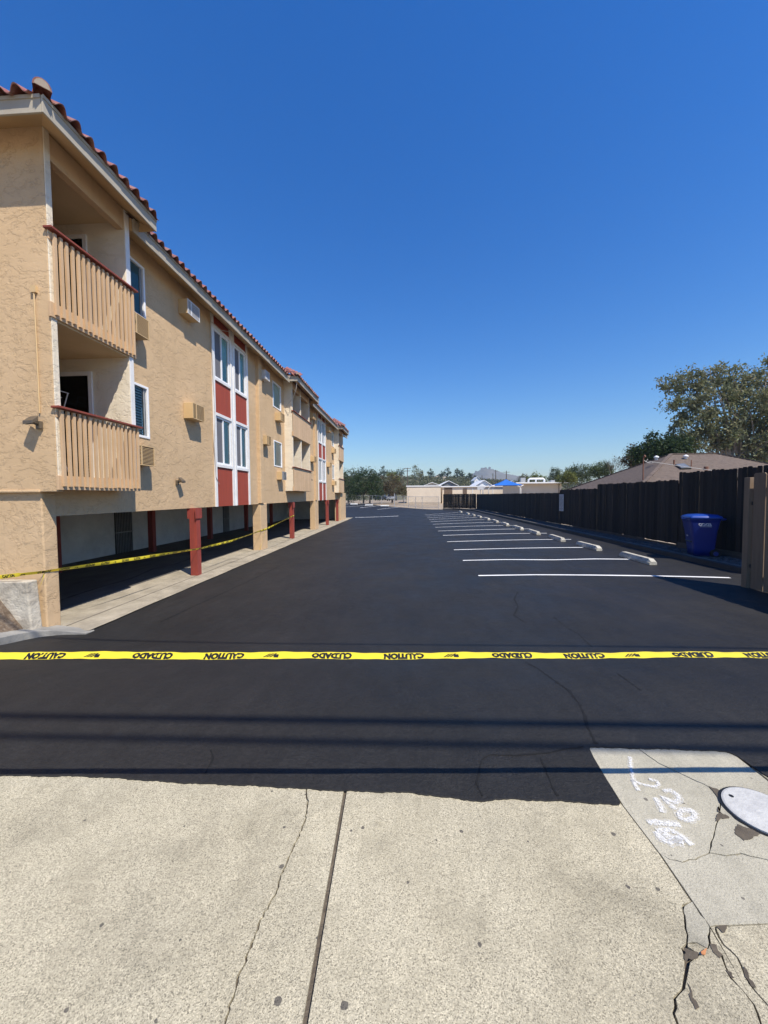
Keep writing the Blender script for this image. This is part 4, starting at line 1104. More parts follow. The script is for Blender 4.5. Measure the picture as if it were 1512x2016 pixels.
# ================================================================== RECYCLING BIN
bn = thing('recycling_bin', 'blue wheeled recycling cart with a lid standing on the gravel by the dark fence', 'bin', (8.42, 11.4, -.2), rz=0)
BM = Matrix.Translation((8.42, 11.4, -.205)) @ Matrix.Rotation(math.radians(163), 4, 'Z') @ Matrix.Scale(.95, 4)
def bw(pts): return [BM @ Vector(p) for p in pts]
def rr(wx, wy, z, r, n=4, cx=0, cy=0):
    o = []
    for sx, sy, a0 in ((1, 1, 0), (-1, 1, 90), (-1, -1, 180), (1, -1, 270)):
        for k in range(n + 1):
            a = math.radians(a0 + 90 * k / n); o.append((cx + sx * (wx - r) + r * math.cos(a), cy + sy * (wy - r) + r * math.sin(a), z))
    return o
def loft(rings, closed=True):
    n = len(rings[0]); v = [p for r_ in rings for p in bw(r_)]; f = []
    for k in range(len(rings) - 1):
        for j in range(n): f.append((k * n + j, k * n + (j + 1) % n, (k + 1) * n + (j + 1) % n, (k + 1) * n + j))
    if closed: f += [tuple(range(n - 1, -1, -1)), tuple((len(rings) - 1) * n + j for j in range(n))]
    return MB().add(v, f)
# local x = front of the cart, y = its width
body = loft([rr(.245, .255, .03, .05, cx=.02), rr(.265, .275, .25, .05, cx=.02), rr(.315, .31, .78, .06, cx=.03), rr(.335, .325, .86, .06, cx=.03), rr(.355, .335, 1.0, .06, cx=.03), rr(.368, .345, 1.08, .05, cx=.03), rr(.38, .358, 1.10, .05, cx=.03), rr(.38, .358, 1.135, .05, cx=.03)])
body.out('body', BLUE, bn, True)
lid = loft([rr(.40, .375, 1.138, .06, cx=.02), rr(.405, .38, 1.17, .06, cx=.02), rr(.385, .36, 1.21, .06, cx=.02), rr(.30, .28, 1.255, .08, cx=.0), rr(.12, .14, 1.275, .06, cx=-.02)])
lo = lid.out('lid', BLUELID, bn, True)
MB().tube(bw([(-.38, -.26, 1.10), (-.47, -.26, 1.13), (-.47, .26, 1.13), (-.38, .26, 1.10)]), .02, 8).out('handle', BLUE, bn, True)
MB().tube(bw([(.385, -.12, 1.15), (.475, -.10, 1.13), (.475, .10, 1.13), (.385, .12, 1.15)]), .014, 6).out('lid_grip', BLUELID, bn, True)
for sy in (-1, 1):
    wl = MB().tube(bw([(-.24, sy * .27, .125), (-.24, sy * .32, .125)]), .125, 20).out('wheel', RUBBER, bn)
    MB().tube(bw([(-.24, sy * .318, .125), (-.24, sy * .328, .125)]), .06, 14).out('hub', BLUE, wl)
MB().box((0, 0, 0), (.01, .01, .01))
MB().tube(bw([(.30, -.2, .44), (.33, -.2, .46), (.33, .2, .46), (.30, .2, .44)]), .016, 6).out('lift_bar', DARKM, bn)
vs, fs, mx = text_mesh('EDCO', .04)
q = []
for x, y in vs:
    u_, v_ = x / mx[0] - .5, y / mx[1]
    q.append(BM @ Vector((.030 + (u_ + v_ * .12) * .30, .338 + .012 * v_, .93 + v_ * .085)))
    # lettering sits on the side wall that looks at the lot
dirs = []
lt = MB().add(q, fs)
n0 = len(lt.v); lt.add(bw([(-.12, .335, .905), (.16, .335, .905), (.16, .336, .915), (-.12, .336, .915)]), [(0, 1, 2, 3)])
lt.out('lettering', PRINTW, bn)
MB().add(bw([(.352, -.06, .60), (.352, .06, .60), (.357, .06, .64), (.357, -.06, .64)]), [(0, 1, 2, 3)]).out('serial_plate', PRINTW, bn)

# ================================================================== FOLIAGE
def leaves(cs, size, asp=.5, droop=0):
    n = len(cs)
    a = NP.normal(size=(n, 3)); a[:, 2] -= droop; a /= np.linalg.norm(a, axis=1)[:, None]
    r = NP.normal(size=(n, 3)); b = np.cross(a, r); b /= np.linalg.norm(b, axis=1)[:, None]
    s_ = size * NP.uniform(.6, 1.3, n)[:, None]
    v = np.stack([cs - a * s_ * .5, cs + b * s_ * asp * .5, cs + a * s_ * .5, cs - b * s_ * asp * .5], 1).reshape(-1, 3)
    return v, np.arange(4 * n).reshape(n, 4)
def crown_pts(blobs, n, clump, rim=.55, per=26):
    """leaf clumps scattered through ellipsoids (x, y, z, rx, ry, rz)"""
    vol = np.array([b[3] * b[4] * b[5] for b in blobs]) ** .72; vol /= vol.sum(); out = []
    for b, w_ in zip(blobs, vol):
        k = max(3, int(n * w_)); nc = max(2, k // per)
        d = NP.normal(size=(nc, 3)); d /= np.linalg.norm(d, axis=1)[:, None]
        rad = NP.uniform(0, 1, nc) ** (1 / 3) * (1 - rim) + rim * NP.uniform(.72, 1.06, nc)
        cc = np.array(b[:3]) + d * rad[:, None] * np.array(b[3:6])
        idx = NP.integers(0, nc, k)
        out.append(cc[idx] + NP.normal(size=(k, 3)) * clump * NP.uniform(.5, 1.4, nc)[idx][:, None])
    return np.concatenate(out)
def tree(name, label, cat, base, blobs, n, leaf, lm, bark, clump=.3, trunk_r=.2, group=None, asp=.5, limbs=6, droop=0, stems=None, per=26):
    t = thing(name, label, cat, base, group)
    p = crown_pts(blobs, n, clump, .55, per); v, f = leaves(p, leaf, asp, droop)
    me = nmesh('crown', v - np.array(base), f, lm); link('crown', me, t)
    b = MB(); B0 = Vector(base)
    cs = sorted(blobs, key=lambda q: -q[3] * q[4] * q[5])
    cen = Vector(np.average([q[:3] for q in blobs], axis=0, weights=[q[3] * q[5] for q in blobs]))
    for s_ in (stems or [(0, 0)]):
        st = B0 + Vector((s_[0], s_[1], -.1)); fork = st.lerp(cen, .45) + Vector((s_[0] * .4, 0, 0))
        b.tube([st, st.lerp(fork, .5) + Vector((rnd.uniform(-.1, .1), 0, 0)), fork], [trunk_r, trunk_r * .8, trunk_r * .6], 8)
        for q in cs[:limbs]:
            e = Vector(q[:3]) + Vector((rnd.uniform(-.3, .3) * q[3], rnd.uniform(-.3, .3) * q[4], .35 * q[5]))
            m_ = fork.lerp(e, .5) + Vector((rnd.uniform(-.1, .1), rnd.uniform(-.1, .1), rnd.uniform(0, .25))) * (e - fork).length * .5
            b.tube([fork, m_, e], [trunk_r * .5, trunk_r * .3, trunk_r * .08], 6)
    b.out('trunk', bark, t, True)
    return t
def pb(Y, lst):                                            # crown blobs given where they stand: (px, py, half width px, half height px) on the plane y = Y
    o = []
    for px, py, rx, ry in lst:
        c_ = ony(px, py, Y); s_ = Y / FPX; o.append((c_[0], Y + rnd.uniform(-.35, .35) * rx * s_, c_[2], rx * s_, rx * s_ * .9, ry * s_))
    return o
def bx(px, Y, z): return (float(ony(px, 975, Y)[0]), Y, z)

tree('eucalyptus_tree', 'tall loose grey green eucalyptus tree with several pale stems behind the brown house', 'tree', bx(1420, 40, -.3),
     pb(40, [(1350, 752, 34, 24), (1338, 800, 24, 20), (1400, 735, 30, 18), (1395, 790, 42, 34), (1365, 840, 40, 30), (1345, 872, 34, 24), (1410, 850, 36, 30), (1455, 745, 34, 30), (1460, 800, 40, 36), (1455, 860, 44, 30), (1510, 740, 36, 36), (1520, 810, 44, 44), (1515, 870, 44, 26), (1580, 780, 50, 60), (1560, 860, 50, 40), (1350, 900, 30, 16), (1470, 905, 50, 16)]),
     33000, .34, LF_EUC, BARKP, .36, .24, None, .42, 16, .5, stems=[(-.6, 0), (1.0, .4), (2.6, 0)], per=75)
tree('oak_tree', 'dark green tree with bronze tips left of the eucalyptus behind the house ridge', 'tree', bx(1300, 38, -.3),
     pb(38, [(1285, 868, 12, 14), (1275, 890, 22, 14), (1300, 885, 26, 18), (1322, 890, 26, 20), (1340, 880, 20, 18), (1262, 900, 18, 14), (1310, 905, 40, 14)]), 8500, .26, LF_DARK, BARK, .27, .18)
tree('bronze_tree', 'small bronze and olive tree at the left end of the house ridge', 'tree', bx(1250, 42, -.3),
     pb(42, [(1250, 885, 10, 8), (1262, 895, 18, 10), (1280, 888, 18, 9), (1240, 908, 14, 12), (1262, 910, 22, 10)]), 3600, .26, LF_BROWN, BARK, .24, .12)
tree('bare_tree', 'grey half bare round tree beyond the left slope of the brown roof', 'tree', bx(1212, 70, -.3), pb(70, [(1212, 914, 17, 12), (1200, 918, 10, 8), (1224, 917, 10, 8)]), 2600, .18, LF_GREY, BARKP, .25, .13, asp=.2, limbs=3)
tree('leafy_tree', 'light green bushy tree left of the grey half bare tree', 'tree', bx(1184, 72, -.3), pb(72, [(1184, 924, 18, 13), (1172, 930, 12, 10), (1196, 928, 12, 12)]), 4600, .26, LF_LIGHT, BARK, .25, .15)
tree('broad_tree', 'broad mid green tree beyond the low left corner of the brown roof', 'tree', bx(1142, 85, -.3), pb(85, [(1142, 930, 24, 14), (1125, 932, 14, 10), (1158, 928, 16, 12), (1140, 942, 26, 8)]), 5200, .3, LF_MID, BARK, .3, .2)
tree('lime_tree', 'bright lime green tree just right of the school roof end', 'tree', bx(1117, 66, -.3), pb(66, [(1117, 937, 12, 10), (1108, 944, 10, 7), (1126, 943, 10, 8)]), 3600, .22, LF_LIME, BARK, .22, .12)
tree('pine_tree', 'dark blue green upright tree above the right end of the school roof', 'tree', bx(1093, 95, -.3), pb(95, [(1093, 933, 11, 12), (1088, 943, 12, 8), (1099, 942, 12, 8)]), 3000, .28, LF_MID, BARK, .28, .18)
tree('yellow_green_tree', 'yellow green tree above the rooftop ducts of the school', 'tree', bx(1056, 110, -.3), pb(110, [(1056, 939, 10, 8), (1047, 944, 8, 6), (1066, 944, 8, 6)]), 1900, .32, LF_LIME, BARK, .3, .18)
tree('olive_tree', 'dull olive tree above the rooftop cooler of the school', 'tree', bx(1033, 120, -.3), pb(120, [(1033, 941, 9, 8), (1025, 945, 7, 5)]), 1400, .32, LF_OLIVE, BARK, .3, .18)
# trees at the far end of the lot
tree('pepper_tree', 'big round dark green tree at the far end beside the parked cars', 'tree', bx(722, 78, .1),
     pb(78, [(722, 948, 26, 20), (705, 955, 20, 18), (738, 955, 17, 20), (722, 970, 30, 14), (700, 972, 16, 12), (742, 972, 14, 12), (725, 934, 16, 12)]), 9500, .26, LF_DARK, BARK, .3, .2, None, .5, 6, 0, [(-.7, 0), (.6, .2)])
tree('willow_tree', 'feathery light olive tree between the building corner and the big dark tree', 'tree', bx(686, 84, .1),
     pb(84, [(690, 940, 18, 18), (680, 950, 20, 20), (700, 955, 16, 14), (668, 952, 16, 22), (685, 972, 22, 16)]), 6500, .26, LF_MID, BARK, .32, .18)
tree('bronze_bush', 'bronze and olive bushy tree right of the big dark tree at the far end', 'tree', bx(772, 82, .1),
     pb(82, [(765, 948, 20, 16), (782, 945, 14, 12), (752, 958, 12, 16), (775, 962, 24, 14), (792, 965, 9, 10), (760, 972, 18, 12)]), 6500, .22, LF_BROWN, BARK, .26, .15)
tree('lime_bush', 'yellow green crown rising behind the bronze tree at the far end', 'tree', bx(773, 92, .1), pb(92, [(772, 938, 14, 8), (782, 943, 8, 6)]), 1500, .26, LF_LIME, BARK, .26, .15)
tree('round_shrub', 'olive shrub at the left end of the cream school wall', 'shrub', bx(795, 76, .1), pb(76, [(793, 968, 9, 9), (788, 962, 6, 6)]), 1300, .2, LF_OLIVE, BARK, .2, .08)

# ================================================================== FAR END: fence, cars, school, canopy
cf = thing('chain_link_fence', 'grey chain link fence across the far end of the parking lot', 'fence', (4.6, 53.2, -.3))
cp = [(4.6, 53.2), (2.4, 55.2), (1.5, 56.6), (.5, 59.5), (-.2, 62), (-1.8, 63.2), (-4.2, 68.5), (-6.3, 73.2), (-9, 76.8), (-13.5, 79.8)]
for k, (x, y) in enumerate(cp):
    z = g(x, y) + .06; h = 2.1 if k == 5 else 1.62
    MB().tube([(x, y, z - .2), (x, y, z + h)], .045 if k == 5 else .032, 8).out('post', STEEL, cf)
for (x0, y0), (x1, y1) in zip(cp[:-1], cp[1:]):
    za, zb = g(x0, y0) + .06, g(x1, y1) + .06
    MB().tube([(x0, y0, za + 1.6), (x1, y1, zb + 1.6)], .022, 6).tube([(x0, y0, za + .08), (x1, y1, zb + .08)], .016, 6).out('rail', STEEL, cf)
    d = Vector((x1 - x0, y1 - y0)).normalized() * .001
    MB().quad((x0, y0, za + .05), (x1, y1, zb + .05), (x1, y1, zb + 1.6), (x0, y0, za + 1.6)).out('wire_mesh', CHAIN, cf)
def car(label, p, rz, paint):
    t = thing('parked_car', label, 'car', p, 'cars parked under the far trees', rz)
    W_ = .86
    side = [(-2.1, .35), (-2.12, .62), (-2.0, .82), (-1.2, .92), (-.55, 1.36), (.85, 1.42), (1.75, .98), (2.1, .9), (2.14, .45), (2.05, .32)]
    v = []; f = []; n = len(side)
    for yk, sc in ((-W_, 0), (-W_ * .98, 1), (W_ * .98, 1), (W_, 0)):
        for x, z in side: v.append((x * (1 if sc else .96), yk * (.84 if z > 1.2 else 1), z if sc else z * .95 + .03))
    for r_ in range(3):
        for k in range(n): f.append((r_ * n + k, r_ * n + (k + 1) % n, (r_ + 1) * n + (k + 1) % n, (r_ + 1) * n + k))
    f += [tuple(range(n)), tuple(3 * n + k for k in reversed(range(n)))]
    def lo(b, name, m, bevel=0):
        o = bpy.data.objects.new(name, b.mesh(name, m)); COL.objects.link(o); o.parent = t
        if bevel: q = o.modifiers.new('bevel', 'BEVEL'); q.width = bevel; q.segments = 2
        return o
    lo(MB().add(v, f), 'body', paint, .04)
    lo(MB().quad((-1.16, -.72, .955), (-1.16, .72, .955), (-.60, .62, 1.345), (-.60, -.62, 1.345)), 'windshield', CARGLS)
    lo(MB().quad((1.70, .72, 1.03), (1.70, -.72, 1.03), (.92, -.62, 1.41), (.92, .62, 1.41)), 'rear_window', CARGLS)
    for s_ in (-1, 1):
        lo(MB().quad(*[(x, s_ * (W_ * 1.0 + .004 - (z - .92) * .27), z) for x, z in ((-.98, .96), (1.4, 1.0), (.8, 1.36), (-.5, 1.32))]), 'side_window', CARGLS)
        lo(MB().box((-2.135, s_ * .5 - .16, .62), (-2.06, s_ * .5 + .16, .76)), 'headlight', VINYL)
        for x in (-1.3, 1.35):
            o = lo(MB().tube([(x, s_ * .66, .32), (x, s_ * .875, .32)], .32, 18), 'wheel', RUBBER)
            q = bpy.data.objects.new('rim', MB().tube([(x, s_ * .87, .32), (x, s_ * .885, .32)], .19, 12).mesh('rim', GREYM)); COL.objects.link(q); q.parent = o
car('blue car parked behind the chain link fence beside the big dark tree', (-5.4, 84, .55), math.radians(80), CARBLUE)
car('silver grey car parked behind the chain link fence under the bronze tree', (-2.9, 83, .45), math.radians(84), CARSIL)
def building_box(t, x0, x1, y0, y1, z0, z1, over=.35, roofm=None, wall=None):
    MB().box((x0, y0, z0), (x1, y1, z1)).out('wall', wall or SCHOOL, t, bevel=.01)
    MB().box((x0 - over, y0 - over, z1 + .001), (x1 + over, y1 + over, z1 + .22)).out('roof', roofm or ROOFW, t, bevel=.01)
sc1 = thing('school_building', 'low cream school block with a blank wall behind the chain link fence', 'building', (3.8, 82, -.3), 'flat roofed school blocks')
building_box(sc1, .3, 7.3, 80, 92, -.4, 3.35, .12)
MB().box((.25, 79.985, -.4), (7.32, 79.998, .15)).out('plinth', mat('plinth_paint', (.5, .42, .33), None, 1, .9), sc1)
sc2 = thing('school_building', 'long cream school block with brown doors behind the shade canopy', 'building', (16, 86, -.3), 'flat roofed school blocks')
building_box(sc2, 8.2, 25.0, 86, 96, -.4, 3.3, .3)
for x0, x1 in ((8.6, 10.4), (22.0, 24.9)):
    MB().box((x0, 85.95, .0), (x1, 85.99, 3.2 if x0 < 20 else 3.0)).out('door', BROWNB, sc2)
MB().box((12.7, 85.95, 1.6), (13.6, 85.99, 3.0)).out('window', BROWNB, sc2)
for x in (14.8, 17.0, 19.2): MB().box((x, 85.96, -.3), (x + .12, 85.992, 3.25)).out('wall_joint', ROOFW, sc2)
sc3 = thing('school_building', 'nearer cream school block with white roof edge and rooftop ducts', 'building', (24, 70, -.3), 'flat roofed school blocks')
building_box(sc3, 20.4, 27.7, 70, 82, -.4, 3.5, .9)
b = MB().box((20.9, 71, 3.73), (21.7, 71.8, 4.6)).out('cooler', GREYM, sc3)
MB().tube([(22.3, 71.2, 3.75), (22.3, 71.2, 4.25), (22.6, 71.2, 4.4), (24.9, 71.2, 4.4), (25.1, 71.2, 4.2), (25.1, 71.2, 3.75)], .17, 10).tube([(23.6, 71.2, 3.75), (23.6, 71.2, 4.3)], .12, 8).out('duct', ROOFW, sc3, True)
MB().box((26.2, 71, 3.73), (26.9, 71.6, 4.1)).out('vent', GREYM, sc3)
MB().tube([(27.2, 69.9, -.3), (27.2, 69.9, 3.4)], .06, 8).out('downpipe', BROWNB, sc3)
def gable(label, x0, x1, y0, y1, z0, ze, zr, wall, roofm, group='white roofed houses beyond the school', win=True):
    t = thing('house', label, 'house', ((x0 + x1) / 2, y0, z0), group)
    ym = (x0 + x1) / 2
    MB().prism([(x0, y0, z0), (x1, y0, z0), (x1, y0, ze), (ym, y0, zr), (x0, y0, ze)], (0, y1 - y0, 0)).out('wall', wall, t)
    b = MB()
    for s_, xa in ((-1, x0), (1, x1)):
        e = .4; k = (zr - ze) / (ym - x0)
        b.prism([(ym, y0 - .4, zr + .02), (xa + s_ * e, y0 - .4, ze - e * k + .02), (xa + s_ * e, y0 - .4, ze - e * k + .14), (ym, y0 - .4, zr + .16)], (0, y1 - y0 + .8, 0))
    b.out('roof', roofm, t)
    if win: MB().box((ym - (x1 - x0) * .2, y0 - .03, ze - 1.4), (ym + (x1 - x0) * .2, y0 - .005, ze - .5)).out('window', CARGLS, t)
    return t
DKW = mat('grey_wall', (.22, .22, .22), None, 1, .8)
gable('white roofed house with a dark gable just above the cream school wall', 9.2, 13.6, 102, 114, -.3, 4.1, 5.2, DKW, ROOFW)
gable('low white roofed house left of the dark gable', 5.4, 9.0, 104, 112, -.3, 4.2, 4.9, SCHOOL, ROOFW)
gable('small white house with a pale gable left of the blue canopy', 18.2, 22.0, 100, 110, -.3, 4.0, 5.2, ROOFW, ROOFW)
cn = thing('shade_canopy', 'blue fabric shade canopy on white posts in the school yard', 'canopy', (15.8, 60, -.4))
v = [(13.3, 58.2, 2.95), (17.6, 58.2, 2.95), (17.6, 62.2, 2.95), (13.3, 62.2, 2.95), (15.45, 60.2, 3.92)]
for k in range(4):
    a = [Vector(v[k]), Vector(v[(k + 1) % 4]), Vector(v[4])]; rows_ = 6; q = []; ff = []
    for r_ in range(rows_ + 1):
        for j in range(rows_ + 1):
            p = a[0].lerp(a[1], j / rows_).lerp(a[2], r_ / rows_); s_ = math.sin(math.pi * r_ / rows_) * .10 + (math.sin(math.pi * j / rows_) * (.12 if r_ == 0 else .05 * (1 - r_ / rows_)))
            q.append((p.x, p.y, p.z - s_ * .9 + (.12 * math.sin(math.pi * j / rows_) if r_ == 0 else 0)))
    for r_ in range(rows_):
        for j in range(rows_): ff.append((r_ * 7 + j, r_ * 7 + j + 1, (r_ + 1) * 7 + j + 1, (r_ + 1) * 7 + j))
    MB().add(q, ff).out('fabric_panel', CANVAS, cn, True)
PW = mat('white_post', (.72, .7, .66), None, 3, .5)
for x, y, xc in ((12.4, 58.2, 13.3), (17.0, 58.2, 17.5), (12.4, 62.2, 13.3), (18.3, 62.2, 17.6)):
    MB().tube([(x, y, -.5), (x, y, 2.5), (x + (xc - x) * .4, y, 2.85), (xc, y, 2.96)], .07, 8).out('post', PW, cn, True)
bh = thing('basketball_hoop', 'small basketball backboard on a pole in front of the school', 'basketball hoop', (14.6, 76, -.4))
MB().tube([(14.6, 76, -.4), (14.6, 76, 2.9)], .06, 8).out('pole', GREYM, bh)
MB().box((14.0, 75.8, 2.5), (15.2, 75.84, 3.2)).out('backboard', SIGNW, bh)
MB().tube([(14.6 + .22 * math.cos(a), 75.55 + .22 * math.sin(a), 2.6) for a in np.linspace(0, 6.283, 14)], .015, 5).out('rim', RUST, bh)

# ================================================================== NEIGHBOUR HOUSE
nh = thing('neighbour_house', 'low house with a brown shingled hip roof behind the dark board fence', 'house', (19.5, 28, -.3))
x0, x1, y0, y1, ze, zr = 13.5, 26.5, 23.0, 33.0, 1.93, 4.3
hw = (y1 - y0) / 2; ym = (y0 + y1) / 2; xa, xb = x0 + hw, x1 - hw
MB().box((x0 + .5, y0 + .5, -.5), (x1 - .5, y1 - .5, ze + .0)).out('wall', HOUSEW, nh)
hr = MB().quad((x0, y0, ze), (x1, y0, ze), (xb, ym, zr), (xa, ym, zr)).quad((x1, y1, ze), (x0, y1, ze), (xa, ym, zr), (xb, ym, zr)).quad((x0, y1, ze), (x0, y0, ze), (xa, ym, zr)).quad((x1, y0, ze), (x1, y1, ze), (xb, ym, zr)).quad((x0, y0, ze - .01), (x0, y1, ze - .01), (x1, y1, ze - .01), (x1, y0, ze - .01)).out('roof', SHING, nh)
b = MB()
for p, q in (((x0, y0), (x1, y0)), ((x0, y1), (x1, y1))): b.box((p[0], p[1] - .02, ze - .16), (q[0], q[1] + .02, ze + .015))
for x in (x0, x1): b.box((x - .02, y0 + .021, ze - .16), (x + .02, y1 - .021, ze + .015))
b.out('eave_board', BROWNB, hr)
# shingle courses: thin butt edges that catch the light
cs_ = MB(); nst = 34
for k in range(1, nst):
    t = k / nst; e = .012
    ya = y0 + hw * t; z = ze + (zr - ze) * t; xl = x0 + hw * t; xr = x1 - hw * t
    cs_.quad((xl, ya, z + .001), (xr, ya, z + .001), (xr, ya + .02, z + .022), (xl, ya + .02, z + .022)).quad((xl, ya + .02, z + .022), (xr, ya + .02, z + .022), (xr, ya + .12, z + .058), (xl, ya + .12, z + .058))
    cs_.quad((xl, y1 - hw * t, z + .001), (xl, ya, z + .001), (xl + .02, ya, z + .022), (xl + .02, y1 - hw * t, z + .022)).quad((xl + .02, y1 - hw * t, z + .022), (xl + .02, ya, z + .022), (xl + .12, ya, z + .058), (xl + .12, y1 - hw * t, z + .058))
props(cs_.out('shingle_course', SHING, hr), kind='stuff')
cp_ = MB().box((-.14, -.1, -.02), (.14, .1, .03)).mesh('ridge_shingle', SHING)
for a, c_ in (((x0, y0, ze), (xa, ym, zr)), ((x0, y1, ze), (xa, ym, zr)), ((x1, y0, ze), (xb, ym, zr)), ((xa, ym, zr), (xb, ym, zr))):
    a, c_ = Vector(a), Vector(c_); d = c_ - a; n = int(d.length / .3)
    for k in range(n):
        p = a + d * ((k + .5) / n); inst('ridge_shingle', cp_, hr, p + Vector((0, 0, .03)), (0, -math.asin(d.normalized().z), math.atan2(d.y, d.x)))
def roof_at(px, py):                                       # point on the fence-side roof slope
    d = ray(px, py); n = Vector((0, -(zr - ze), hw)).normalized(); den = d[1] * n.y + d[2] * n.z
    t = ((y0 - EYE[1]) * n.y + (ze - EYE[2]) * n.z) / den; return Vector(EYE + d * t)
for px, py in ((1292, 906), (1350, 904)):
    p = roof_at(px, py)
    MB().tube([p, p + Vector((0, 0, .16))], .09, 10).tube([p + Vector((0, 0, .14)), p + Vector((0, 0, .2)), p + Vector((0, 0, .26)), p + Vector((0, 0, .3))], [.15, .16, .11, .03], 12).out('roof_vent', ROOFW, nh, True)
q = [roof_at(*p) for p in ((1328, 917), (1346, 915), (1361, 924), (1340, 925))]; up = Vector((0, -.4, .9)) * .12
MB().prism(q, up).out('skylight', DARKM, nh, bevel=.02)
MB().prism([p + up * 1.02 + (sum(q, Vector()) / 4 - p) * .12 for p in q], up * .05).out('skylight_pane', mat('grey_dome', (.16, .17, .18), None, 3, .2), nh)
for px, py, h, r_ in ((1327, 916, .35, .05), (1361, 918, .4, .03), (1390, 925, .2, .12)):
    p = roof_at(px, py); MB().tube([p - Vector((0, 0, .1)), p + Vector((0, 0, h))], r_, 8).out('vent_pipe', RUST, nh)
mp = roof_at(1266, 940)
ms = thing('service_mast', 'rusty power mast pipe with white insulators rising through the brown roof', 'mast', mp)
MB().tube([mp - Vector((0, 0, .15)), mp + Vector((0, 0, 1.25))], .035, 8).tube([mp + Vector((0, 0, 1.2)), mp + Vector((0, -.12, 1.32)), mp + Vector((0, -.2, 1.22))], .045, 8).out('pipe', RUST, ms)
b = MB()
for s_ in (.25, .42, .6): b.tube([mp + Vector((.02, 0, 1.05)), mp + Vector((s_ * .5, -.05, .98 - s_ * .2)), mp + Vector((s_, 0, 1.0 + .15 * math.sin(s_ * 9)))], .014, 5)
b.tube([mp + Vector((.3, 0, .98)), mp + Vector((2.2, -.6, .55)), mp + Vector((4.6, -1.2, .1))], .014, 5)
b.out('service_wire', mat('grey_wire', (.45, .45, .45), None, 3, .6), ms)

# ================================================================== POLES AND WIRES
def pole(label, px, ytop, Y, arms=(), r_=.14, zb=-1):
    x = float(ony(px, ytop, Y)[0]); zt = float(ony(px, ytop, Y)[2])
    t = thing('utility_pole', label, 'utility pole', (x, Y, zb), 'utility poles beyond the school')
    MB().tube([(x, Y, zb), (x, Y, zt)], [r_ * 1.2, r_ * .8], 8).out('pole', POLEW, t)
    for k, (dz, w_) in enumerate(arms):
        cr = MB().box((x - w_, Y - .2, zt - dz - .07), (x + w_, Y - .1, zt - dz + .07)).out('crossarm', POLEW, t)
        b = MB()
        for s_ in (-.9, -.45, .45, .9): b.tube([(x + w_ * s_, Y - .15, zt - dz + .07), (x + w_ * s_, Y - .15, zt - dz + .3)], .05, 6)
        b.out('insulator', GREYM, cr)
pole('wooden utility pole with two crossarms right of the far trees', 802, 921, 120, ((.25, 1.1), (1.0, .9)))
pole('taller dark utility pole against the hazy mountain', 976, 925, 170, ((.5, .9),), .2)
pole('short dark utility pole just left of the tall one by the mountain', 970.5, 932, 190, (), .2)
pole('dark utility pole with a side arm right of the mountain top', 997, 927, 165, ((.6, 1.4),), .2)
pole('small distant pole at the left foot of the mountain', 949, 936, 210, (), .2)
for lab, p, q, r_ in (('thin overhead power wire crossing high above the tape', (-6.15, 5.41), (4.17, 4.6), .026), ('thick overhead cable whose shadow falls across the middle of the asphalt', (-3.07, 2.60), (2.44, 2.70), .040), ('overhead cable whose faint shadow lies nearest the concrete apron', (-2.77, 2.37), (1.12, 2.43), .030)):
    H = {.026: 8.5, .040: 7.5, .030: 7.5}[r_]; k = .494 * H
    a = Vector((p[0] + k, p[1] - k, H)); c_ = Vector((q[0] + k, q[1] - k, H)); d = (c_ - a).normalized()
    MB().tube([a - d * 28, a - d * 9, c_ + d * 9, c_ + d * 28], r_, 6).out('overhead_cable', WIREM, None, label=lab, cat='cable')

# ================================================================== HILLS, TOWN ON THE HILL, MOUNTAIN
hp = [(-900, 905), (300, 915), (600, 928), (690, 936), (800, 938), (880, 939), (950, 945), (1000, 949), (1060, 953), (1200, 956), (1600, 956), (2600, 950)]
def hill_top(px): return 5 + np.interp(px, [p[0] for p in hp], [p[1] for p in hp])
def hz(x, y):
    px = 798 + x / 330 * FPX; H = 1.6 + (975 - hill_top(px)) / FPX * 330
    t = ss((y - 125) / 205); return -.5 + (H + .5) * t * (1 - .3 * ss((y - 340) / 160)) + .35 * np.sin(x * .07) * np.sin(y * .05) * t
hx = np.linspace(-560, 560, 150); hy = np.linspace(120, 520, 46); X, Y = np.meshgrid(hx, hy, indexing='ij')
link('hills', nmesh('hills', np.stack([X, Y, hz(X, Y)], -1).reshape(-1, 3), grid_f(len(hx), len(hy)), HILLM, True), kind='structure')
def on_hill(px, Y): x = (px - 798) / FPX * Y; return (x, Y, float(hz(np.float64(x), np.float64(Y))))
HT = [(712, 919, 8, 320, 0, 'dark'), (757, 917, 6, 320, 1, 'tall dark'), (746, 924, 8, 300, 0, 'rounded dark'), (775, 924, 10, 310, 0, 'broad dark'), (789, 919, 7, 325, 1, 'domed'), (817, 917, 7, 300, 2, 'tall pale two stemmed'),
      (828, 926, 4, 305, 2, 'small pale'), (848, 923, 6, 310, 1, 'single dark'), (868, 931, 4, 300, 1, 'low'), (880, 923, 7, 315, 1, 'rounded tall'), (899, 923, 5, 300, 1, 'slim dark'), (908, 927, 6, 305, 0, 'pointed dark'),
      (925, 934, 8, 290, 0, 'low spreading'), (701, 928, 9, 290, 0, 'green'), (735, 932, 8, 260, 3, 'olive')]
pos_ = ['above the willow', 'right of the big dark tree top', 'just behind the big dark tree', 'above the bronze tree', 'left of the crossarm pole', 'right of the crossarm pole', 'beside the pale two stemmed tree',
        'over the blank school wall', 'between two skyline trees over the school', 'over the dark gable', 'right of the dark gable on the skyline', 'left of the mountain', 'at the left foot of the mountain', 'behind the willow crown', 'behind the gap of the far trees']
